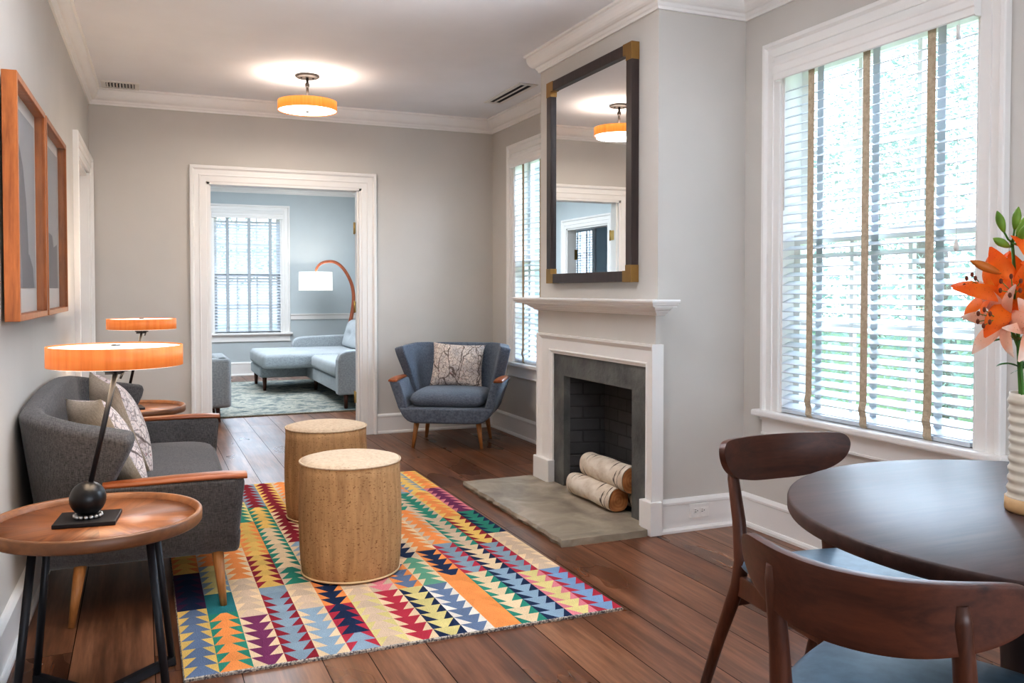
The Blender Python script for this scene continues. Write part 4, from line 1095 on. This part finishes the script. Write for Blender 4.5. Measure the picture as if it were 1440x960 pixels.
def bloom_mat(c, size, throat, mid, tip):
    t = NT('lily_petal'); v = t.n('ShaderNodeVectorMath', operation='DISTANCE'); v.inputs[1].default_value = tuple(c); t.l(t.obj(), v.inputs[0])
    n = t.noise(scale=26, detail=4); f = t.math('MULTIPLY_ADD', n, .35, t.math('DIVIDE', v.outputs['Value'], size))
    k = t.ramp(f, [(.22, throat), (.5, mid), (.85, mid), (1.0, tip)])
    fr = t.ramp(t.noise(scale=300, detail=1), [(.70, (0, 0, 0)), (.73, (1, 1, 1))])
    k = t.mix(t.math('MULTIPLY', fr, .5), k, srgb(120, 30, 16)); t.col(k).set(.45, 0, .3)
    tr = t.n('ShaderNodeBsdfTranslucent'); t.l(k, tr.inputs['Color']); mx = t.n('ShaderNodeMixShader'); mx.inputs[0].default_value = .3
    t.l(t.p.outputs[0], mx.inputs[1]); t.l(tr.outputs[0], mx.inputs[2]); t.l(mx.outputs[0], t.out.inputs[0])
    t.bump(t.noise(scale=90, detail=3), .3, .002); return t.m
ORANGE = (srgb(250, 176, 70), srgb(246, 122, 34), srgb(240, 104, 34)); PEACH = (srgb(236, 120, 52), srgb(244, 188, 158), srgb(246, 214, 196))
def flower(parent, c, axis, size, m, seed, name='flower'):
    rn = random.Random(seed); X, Y, Z = basis(axis); mb = MB(); c = Vector(c)
    for k in range(6):
        a = pi / 3 * k + rn.uniform(-.1, .1); out = X * cos(a) + Y * sin(a)
        d = (Z * (.95 if k % 2 else .8) + out * .62).normalized()
        blade(mb, c, d, (out - d * out.dot(d)), size * rn.uniform(.92, 1.08), size * (.17 if k % 2 else .23), rn.uniform(.9, 1.5))
    o = mb.build(name, bloom_mat(c, size, *m), parent)
    st = MB(); an = MB()
    for k in range(6):
        a = pi / 3 * (k + .5); out = X * cos(a) + Y * sin(a); p1 = c + Z * size * .45 + out * size * .07; p2 = c + Z * size * .66 + out * size * .17
        st.tube([c, p1, p2], [.0012, .001, .0008], 6); an.sphere(p2, .0035, 8, (1, 1, 1.6))
    st.build('stamens', M['stem'], o); an.build('anthers', M['anther'], o)
def bud(parent, c, axis, L, r, m, stem_from=None):
    Z = Vector(axis).normalized(); c = Vector(c); mb = MB()
    path = [c + Z * L * k / 8 for k in range(9)]; mb.tube(path, [r * v for v in (.25, .55, .78, .92, 1, .95, .78, .5, .12)], 12)
    b = mb.build('bud', m, parent)
    if stem_from is not None: MB().tube([stem_from, (Vector(stem_from) + c) / 2 + Vector((0, 0, -.004)), c], [.0022, .002, .002], 8).build('bud_stalk', M['stem'], b)
RV, BV = Vector((.92, -.392, 0)), Vector((-.392, -.92, 0))      # across and towards the seats, as the bouquet was arranged
def at(a, b, z): return RV * a + BV * b + Vector((0, 0, z))
def stem_thing(label): return thing('lily_stem', label, 'flower', (VX, VY, VZ), 0, 'orange lilies in the vase')
def leaves(parent, c, n, L, seed):
    rn = random.Random(seed)
    for k in range(n):
        q = 2 * pi * k / n + rn.random(); out = Vector((cos(q), sin(q), .1))
        mb = MB(); blade(mb, c, (out + Vector((0, 0, rn.uniform(.1, .7)))), Vector((0, 0, -1)) + out * .2, L * rn.uniform(.8, 1.15), L * .13, .9); mb.build('leaf', M['leafm'], parent)
# stem with the green buds and bright orange blooms
s1 = stem_thing('tallest lily stem with green buds above bright orange blooms')
MB().tube([at(-.01, 0, .03), at(-.035, .0, .20), at(-.05, .01, .35), at(-.062, .02, .45), at(-.072, .02, .56)], [.0042, .0042, .004, .0036, .003], 10).build('stem', M['stem'], s1)
top = at(-.072, .02, .555)
for (a, b, z, ax, L) in ((-.088, .02, .575, (-.35, 0, 1), .046), (-.073, .03, .580, (.05, .2, 1), .046), (-.060, .015, .570, (.5, 0, .9), .046), (-.082, .03, .545, (-1, .2, .45), .042), (-.070, .04, .555, (.1, .5, .8), .040)):
    v = RV * ax[0] + BV * ax[1] + Vector((0, 0, ax[2])); bud(s1, at(a, b, z), v, L, .0085, M['bud_g'], top)
bud(s1, at(-.100, .03, .492), RV * -1 + Vector((0, 0, .42)), .066, .0095, M['bud_o'], at(-.064, .02, .47))
flower(s1, at(-.070, .03, .440), RV * -.55 + BV * .75 + Vector((0, 0, .35)), .115, ORANGE, 3)
flower(s1, at(-.030, .045, .485), RV * .25 + BV * .8 + Vector((0, 0, .45)), .105, ORANGE, 4)
flower(s1, at(-.085, -.01, .455), RV * -.9 + BV * .1 + Vector((0, 0, .3)), .095, ORANGE, 5)
leaves(s1, at(-.052, .01, .355), 6, .075, 2)
# paler blooms lower down
s2 = stem_thing('lower lily stem with pale peach blooms on the left of the bouquet')
MB().tube([at(.0, .01, .03), at(-.045, .02, .24), at(-.06, .03, .34), at(-.085, .03, .40)], [.004, .004, .0036, .003], 10).build('stem', M['stem'], s2)
flower(s2, at(-.085, .03, .400), RV * -.95 + BV * .35 + Vector((0, 0, .05)), .095, PEACH, 7)
flower(s2, at(-.045, .06, .385), RV * -.15 + BV * .9 + Vector((0, 0, -.05)), .085, PEACH, 8)
leaves(s2, at(-.05, .02, .30), 3, .07, 5)
s3 = stem_thing('lily stem with orange blooms on the window side of the bouquet')
MB().tube([at(.012, -.01, .03), at(.03, -.01, .25), at(.05, -.01, .42), at(.06, -.01, .52)], [.004, .004, .0036, .003], 10).build('stem', M['stem'], s3)
flower(s3, at(.055, .0, .47), RV * .7 + BV * .4 + Vector((0, 0, .5)), .11, ORANGE, 9)
flower(s3, at(.0, -.03, .45), RV * .1 + BV * -.7 + Vector((0, 0, .5)), .11, ORANGE, 10)
flower(s3, at(.01, .02, .515), RV * -.05 + BV * .35 + Vector((0, 0, .9)), .10, ORANGE, 12)
leaves(s3, at(.03, -.01, .30), 5, .08, 9)
# ================================================================ FAR ROOM
_t = NT('faded_rug'); n = _t.noise(scale=5.5, detail=10, rough=.75, dist=.3); n2 = _t.noise(scale=60, detail=2)
_t.col(_t.mix(_t.math('MULTIPLY', n2, .3), _t.ramp(n, [(.36, srgb(92, 102, 104)), (.46, srgb(134, 140, 136)), (.54, srgb(186, 182, 168)), (.62, srgb(118, 128, 128))]), srgb(60, 66, 70))).set(.95, 0, .1); M['far_rug'] = _t.m
_t = NT('faded_rug_edge'); _t.col(_t.ramp(_t.noise(scale=90), [(.4, srgb(112, 104, 90)), (.6, srgb(140, 132, 116))])).set(.95, 0, .1); M['far_edge'] = _t.m
fr = thing('area_rug', 'faded grey and beige patterned rug on the far room floor', 'rug', (1.45, 10.05, 0))
MB().box(-1.35, 1.35, -1.46, 1.70, .004, .011).build('pile', M['far_rug'], fr)
mb = MB(); 
for (x0, x1, y0, y1) in ((-1.36, 1.36, -1.50, -1.46), (-1.36, 1.36, 1.70, 1.74), (-1.36, -1.35, -1.46, 1.70), (1.35, 1.36, -1.46, 1.70)): mb.box(x0, x1, y0, y1, .0, .012)
mb.build('bound_edge', M['far_edge'], fr)

# sectional sofa along the right wall, chaise at the far end
se = thing('sectional_sofa', 'pale grey sectional sofa with chaise on the far room rug', 'sofa', (1.8, 8.65, 0.0))
sf = M['sofa_far']; dk = M['walnut_z']
def soft(x0, x1, y0, y1, z0, z1, nm, par, bev=.03, seg=4):
    return MB().box(x0, x1, y0, y1, z0, z1).build(nm, sf, par, bevel=bev, seg=seg, smooth=True)
soft(.03, 1.06, .02, 2.86, .155, .30, 'base', se, .015)
soft(-.52, .10, 1.93, 2.86, .165, .30, 'chaise_base', se, .03)
for (y0, y1) in ((.0, .135), (2.80, 2.94)):
    a = MB(); pr = [(.0, .15), (.0, .50), (.03, .565), (.09, .59), (.20, .60), (1.05, .62), (1.05, .15)]
    a.prism(pr, lambda p, q, h: (p, h, q), y0, y1); a.build('arm', sf, se, bevel=.02, seg=3)
soft(.0, .82, .14, 1.52, .305, .455, 'seat_cushion', se, .05, 5); 
soft(-.54, .82, 1.535, 2.79, .30, .470, 'chaise_cushion', se, .05, 5)
mb = MB(); mb.prism([(.86, .30), (.74, .78), (.80, .82), (.96, .80), (1.06, .15), (.90, .15)], lambda p, q, h: (p, h, q), .10, 2.85); mb.build('backrest', sf, se, bevel=.03, seg=3)
for (y0, y1) in ((.16, 1.46), (1.50, 2.78)):
    def f(side):
        def g(u, v):
            x, z = 2 * u - 1, 2 * v - 1; p = max(0, 1 - x ** 6) ** .5 * max(0, 1 - z ** 6) ** .5
            tuft = .035 * math.exp(-((abs(x) - .36) ** 2 + z * z * .6) * 40) 
            return (.66 + .10 * (z + 1) / 2 + side * (.085 * p - (tuft if side < 0 else 0)), (y0 + y1) / 2 + x * (y1 - y0) / 2, .635 + z * .175)
        return g
    mb = MB(); mb.grid(f(-1), 30, 16); mb.grid(f(1), 30, 16, flip=True); mb.build('back_cushion', sf, se, smooth=True)
for (x, y) in ((.09, .055), (.95, .06), (.12, 1.85), (-.46, 1.98), (-.46, 2.80), (.95, 2.86)):
    MB().tube([(x, y, .004), (x, y, .17)], [.017, .027], 12).build('leg', dk, se)
# armchair just inside the opening on the left (only its side shows)
ac = thing('armchair', 'pale grey fabric armchair just inside the far room beside the cased opening', 'armchair', (.36, 8.48, 0), 0)
soft(-.34, .28, -.22, .50, .15, .42, 'base', ac, .03)
soft(.25, .385, -.27, .50, .14, .585, 'arm', ac, .03); soft(-.455, -.33, -.27, .50, .14, .585, 'arm', ac, .03)
soft(-.33, .25, -.10, .48, .40, .50, 'seat_cushion', ac, .04); 
soft(-.45, .38, -.30, -.10, .14, .585, 'backrest', ac, .04)
for (x, y) in ((.29, -.215), (-.38, -.215), (.29, .42), (-.38, .42)): MB().tube([(x * .98, y, .004), (x * .92, y * .92, .16)], [.012, .022], 12).build('leg', dk, ac)

# arc floor lamp behind the sofa
_t = NT('linen_shade'); n = _t.noise(_t.mapped((80, 80, 80)), 1, 2); c = _t.ramp(n, [(.4, srgb(244, 240, 232)), (.6, srgb(252, 248, 242))]); _t.col(c).set(.9); _t.l(c, _t.p.inputs['Emission Color']); _t.p.inputs['Emission Strength'].default_value = .55; M['linen'] = _t.m
M['arc_wood'] = wood('arc_wood', srgb(128, 66, 42), srgb(178, 104, 70), 'z', 1.2, .4)
al = thing('arc_floor_lamp', 'bentwood arc floor lamp with white drum shade behind the far room sofa', 'floor lamp', (2.50, 12.2, 0))
pts = [(.02, 0, .03), (.10, 0, .30), (.168, 0, .60), (.225, 0, .80), (.258, 0, 1.0), (.262, 0, 1.15), (.232, 0, 1.30), (.165, 0, 1.44), (.085, 0, 1.54), (.0, 0, 1.592), (-.09, 0, 1.60), (-.18, 0, 1.578), (-.235, 0, 1.53), (-.262, 0, 1.47)]
fine = []
for i in range(len(pts) - 1):
    p0 = Vector(pts[max(i - 1, 0)]); p1 = Vector(pts[i]); p2 = Vector(pts[i + 1]); p3 = Vector(pts[min(i + 2, len(pts) - 1)])
    for k in range(4):
        t_ = k / 4; fine.append(.5 * ((2 * p1) + (p2 - p0) * t_ + (2 * p0 - 5 * p1 + 4 * p2 - p3) * t_ ** 2 + (3 * p1 - p0 - 3 * p2 + p3) * t_ ** 3))
fine.append(Vector(pts[-1])); n = len(fine)
MB().tube(fine, [.030 - .014 * i / n for i in range(n)], 12, ell=(.7, 1)).build('arc', M['arc_wood'], al)
MB().lathe([(.001, 0), (.15, 0), (.15, .018), (.14, .026), (.001, .03)], (.05, 0, 0), 40).build('base', M['iron'], al)
mb = MB(); mb.lathe([(.232, 1.195), (.226, 1.452), (.223, 1.452), (.229, 1.195), (.232, 1.195)], (-.265, 0, 0), 56); sh = mb.build('shade', M['linen'], al)
MB().tube([(-.262, 0, 1.48), (-.265, 0, 1.36)], [.008, .008], 8).build('socket', M['brass'], al)
MB().lathe([(.001, 1.26), (.22, 1.26), (.22, 1.263), (.001, 1.264)], (-.265, 0, 0), 40).build('diffuser', M['linen'], al)

# ================================================================ OUTSIDE
_t = NT('lawn'); _t.col(_t.ramp(_t.noise(scale=1.2, detail=8), [(.3, srgb(96, 128, 70)), (.7, srgb(150, 172, 110))])).set(.95); M['lawn'] = _t.m
struct('ground', MB().box(-30, 40, -30, 50, -.62, -.6), M['lawn'])
def leaf_m(name, a, b):
    t = NT(name); c = t.ramp(t.noise(scale=3, detail=4), [(.3, a), (.7, b)]); t.col(c).set(.7, 0, .3)
    tr = t.n('ShaderNodeBsdfTranslucent'); t.l(c, tr.inputs['Color']); mx = t.n('ShaderNodeMixShader'); mx.inputs[0].default_value = .5
    t.l(t.p.outputs[0], mx.inputs[1]); t.l(tr.outputs[0], mx.inputs[2]); t.l(mx.outputs[0], t.out.inputs[0]); return t.m
M['tree_a'] = leaf_m('maple_leaves', srgb(150, 178, 160), srgb(204, 220, 208)); M['tree_b'] = leaf_m('hedge_leaves', srgb(150, 180, 164), srgb(196, 214, 200))  # leaf colours paled towards bluish white as outdoor haze
M['bark'] = wood('tree_bark', srgb(120, 112, 104), srgb(160, 150, 140), 'z', .3, .9)
def tree(loc, h, rx, n, m, label, seed, cz=.62, hz=.38, leaf=.065):
    rn = random.Random(seed); t = thing('garden_tree', label, 'tree', loc, 0, 'trees outside the windows')
    MB().tube([(0, 0, 0), (.05, 0, h * .3), (0, .05, h * .75)], [.16, .12, .05], 10).build('trunk', M['bark'], t)
    mb = MB()
    cl = [(rn.gauss(0, .5) * rx, rn.gauss(0, .5) * rx, h * cz + rn.gauss(0, .5) * h * hz) for _ in range(26)]
    for _ in range(n):
        c = rn.choice(cl); s = rx * .28
        p = Vector((c[0] + rn.gauss(0, s), c[1] + rn.gauss(0, s), max(.3, c[2] + rn.gauss(0, s))))
        a = Vector((rn.gauss(0, 1), rn.gauss(0, 1), rn.gauss(0, 1))).normalized(); b = a.orthogonal().normalized(); L = leaf * rn.uniform(.7, 1.3)
        mb.add([p - a * L, p + b * L * .45, p + a * L, p - b * L * .45], [(0, 1, 2, 3)], False)
    o = mb.build('crown', m, t); o['kind'] = 'stuff'
tree((14.5, 13.0, -.6), 8.5, 2.3, 6500, M['tree_a'], 'loose green tree seen through the slats of the large near window', 1)
tree((21, 20.5, -.6), 9.5, 2.4, 6500, M['tree_a'], 'second green tree farther off behind the large near window', 2)
tree((9.6, 8.2, -.6), 3.2, 1.1, 3500, M['tree_b'], 'low bushy tree right of the others outside the large near window', 3, .45, .3, .055)
tree((9.6, 11.6, -.6), 3.0, 1.1, 3500, M['tree_b'], 'low bushy tree below the taller ones outside the large near window', 4, .45, .3, .055)
tree((1.6, 25.5, -.6), 5.5, 1.6, 2500, M['tree_a'], 'pale green tree outside the far room window', 5)
# neighbouring house seen through the window beside the chimney
_t = NT('clapboard'); w = _t.n('ShaderNodeTexWave', bands_direction='Z', wave_profile='SAW'); w.inputs['Scale'].default_value = 1.3; _t.l(_t.obj(), w.inputs['Vector']); _t.col(_t.ramp(w.outputs['Fac'], [(0, srgb(176, 186, 196)), (.9, srgb(216, 222, 228)), (1, srgb(130, 140, 150))])).set(.7); M['clap'] = _t.m
M['roof'] = plain('grey_roof', srgb(110, 112, 118), .9)
hs = thing('neighbor_house', 'pale clapboard house outside the window beside the chimney', 'house', (8.6, 21.5, -.6), R(0))
MB().box(-2.2, 2.2, -3, 3, 0, 6).build('house_wall', M['clap'], hs)
mb = MB(); mb.hexa([(-2.5, -3.3, 6), (2.5, -3.3, 6), (2.5, 3.3, 6), (-2.5, 3.3, 6), (-.05, -3.3, 7.8), (.05, -3.3, 7.8), (.05, 3.3, 7.8), (-.05, 3.3, 7.8)]); mb.build('house_roof', M['roof'], hs)
for (a, z) in ((-1.0, 1.2), (.9, 1.2), (-1.0, 3.8), (.9, 3.8)):
    mb = MB(); mb.box(a - .5, a + .5, -3.04, -3, z - .05, z + 1.5); f = mb.build('house_window', M['trim'], hs)
    mb = MB(); mb.box(a - .42, a + .42, -3.05, -3.03, z + .03, z + .7); mb.box(a - .42, a + .42, -3.05, -3.03, z + .75, z + 1.42); mb.build('house_pane', plain('house_glass', srgb(90, 110, 124), .15), f)
for (a, z) in ((-1.6, 1.2), (.4, 1.2), (-1.6, 3.8), (.4, 3.8)):
    mb = MB(); mb.box(-2.24, -2.2, a - .5, a + .5, z - .05, z + 1.5); f = mb.build('house_window', M['trim'], hs)
    mb = MB(); mb.box(-2.25, -2.23, a - .42, a + .42, z + .03, z + .7); mb.box(-2.25, -2.23, a - .42, a + .42, z + .75, z + 1.42); mb.build('house_pane', plain('house_glass', srgb(90, 110, 124), .15), f)

# ================================================================ LIGHT
w = bpy.data.worlds.new('sky'); bpy.context.scene.world = w; w.use_nodes = True
nt = w.node_tree; bg = nt.nodes['Background']
g = nt.nodes.new('ShaderNodeTexCoord'); s = nt.nodes.new('ShaderNodeSeparateXYZ'); r = nt.nodes.new('ShaderNodeValToRGB')
nt.links.new(g.outputs['Generated'], s.inputs[0]); nt.links.new(s.outputs[2], r.inputs[0]); nt.links.new(r.outputs[0], bg.inputs[0])
r.color_ramp.elements[0].position = .0; r.color_ramp.elements[0].color = (.95, .97, 1, 1); r.color_ramp.elements[1].position = .7; r.color_ramp.elements[1].color = (.62, .78, 1, 1)
bg.inputs[1].default_value = 2.3
def area(name, loc, rot, sx, sy, power, color=(1, 1, 1), spread=180):
    l = bpy.data.lights.new(name, 'AREA'); l.shape = 'RECTANGLE'; l.size = sx; l.size_y = sy; l.energy = power; l.color = color; l.spread = R(spread)
    o = bpy.data.objects.new(name, l); C.objects.link(o); o.location = loc; o.rotation_euler = rot; return o
def point(name, loc, power, color, rad=.05):
    l = bpy.data.lights.new(name, 'POINT'); l.energy = power; l.color = color; l.shadow_soft_size = rad
    o = bpy.data.objects.new(name, l); C.objects.link(o); o.location = loc; return o
DAY = (.80, .90, 1.0); WARM = (1, .72, .45)
# daylight from the sky just outside each window, above head height and angled in
area('daylight_near_window', (6.4, 3.4, 4.6), (0, R(58), 0), 4.5, 4.0, 1000, DAY)
area('daylight_far_window', (6.4, 7.6, 4.6), (0, R(58), 0), 4.5, 3.6, 900, DAY)
area('daylight_far_room', (1.39, 16.6, 4.6), (R(-58), 0, 0), 4.0, 4.5, 1000, DAY)
area('daylight_far_room_side', (6.2, 11.6, 4.4), (0, R(60), 0), 4.2, 3.6, 1000, DAY)
area('daylight_side_room', (-3.6, 13.2, 2.9), (0, R(-62), 0), 2.2, 2.0, 380, DAY)
# fixtures
area('ceiling_lamp_up', (1.072, 6.12, ZC - .19), (R(180), 0, 0), .3, .3, 3.2, (1, .84, .66))
l = area('ceiling_lamp_down', (1.072, 6.12, ZC - .262), (0, 0, 0), .36, .36, 12, (1, .88, .74)); l.data.shape = 'DISK'
for n_, (x, y) in (('near', (-.073, 2.785)), ('far', (-.002, 5.35))):
    area('table_lamp_up_' + n_, (x, y, 1.050), (R(180), 0, 0), .28, .28, 3.5, WARM); area('table_lamp_down_' + n_, (x, y, .972), (0, 0, 0), .28, .28, 2.2, WARM)
point('arc_lamp_bulb', (2.235, 12.2, 1.33), 4.5, (1, .85, .72), .06)
# added fill lights, unseen
area('rear_fill', (1.2, YR + .05, 1.3), (R(112), 0, 0), 3.0, 1.9, 120, (.86, .93, 1))  # fill set before the solid rear wall, lifts the whole room
area('ceiling_wash_fill', (1.0, 2.35, 2.2), (R(136), 0, 0), 1.6, .7, 46, (.97, .98, 1), 70)  # added to brighten the ceiling; there is no cove
area('sitting_end_fill', (.6, 2.6, ZC - .02), (0, R(-12), 0), 1.0, 1.8, 15, (.92, .96, 1))  # added overhead fill for the sitting area, no lamp there
area('far_room_fill', (1.2, 10.2, ZC - .02), (0, 0, 0), 2.0, 2.4, 82, (.94, .97, 1))  # added to brighten the far room from above

# ================================================================ CAMERA
cam = bpy.data.cameras.new('camera'); co = bpy.data.objects.new('camera', cam); C.objects.link(co)
cam.sensor_width = 36; cam.lens = 36 * 1226 / 1440; cam.shift_y = -40 / 1440; cam.clip_start = .05; cam.clip_end = 200
yaw = math.atan(522 / 1226.)
co.location = (0, 0, 1.2); co.rotation_euler = (R(90 - 1.5), 0, -yaw)
S = bpy.context.scene; S.camera = co
S.cycles.use_denoising = True
S.cycles.max_bounces = 10; S.cycles.diffuse_bounces = 5; S.cycles.glossy_bounces = 5; S.cycles.transparent_max_bounces = 12
S.cycles.sample_clamp_indirect = 6; S.cycles.caustics_reflective = False; S.cycles.caustics_refractive = False
S.view_settings.view_transform = 'Standard'; S.view_settings.look = 'Medium High Contrast'; S.view_settings.exposure = .24; S.view_settings.gamma = 1; S.view_settings.use_white_balance = True; S.view_settings.white_balance_temperature = 6150
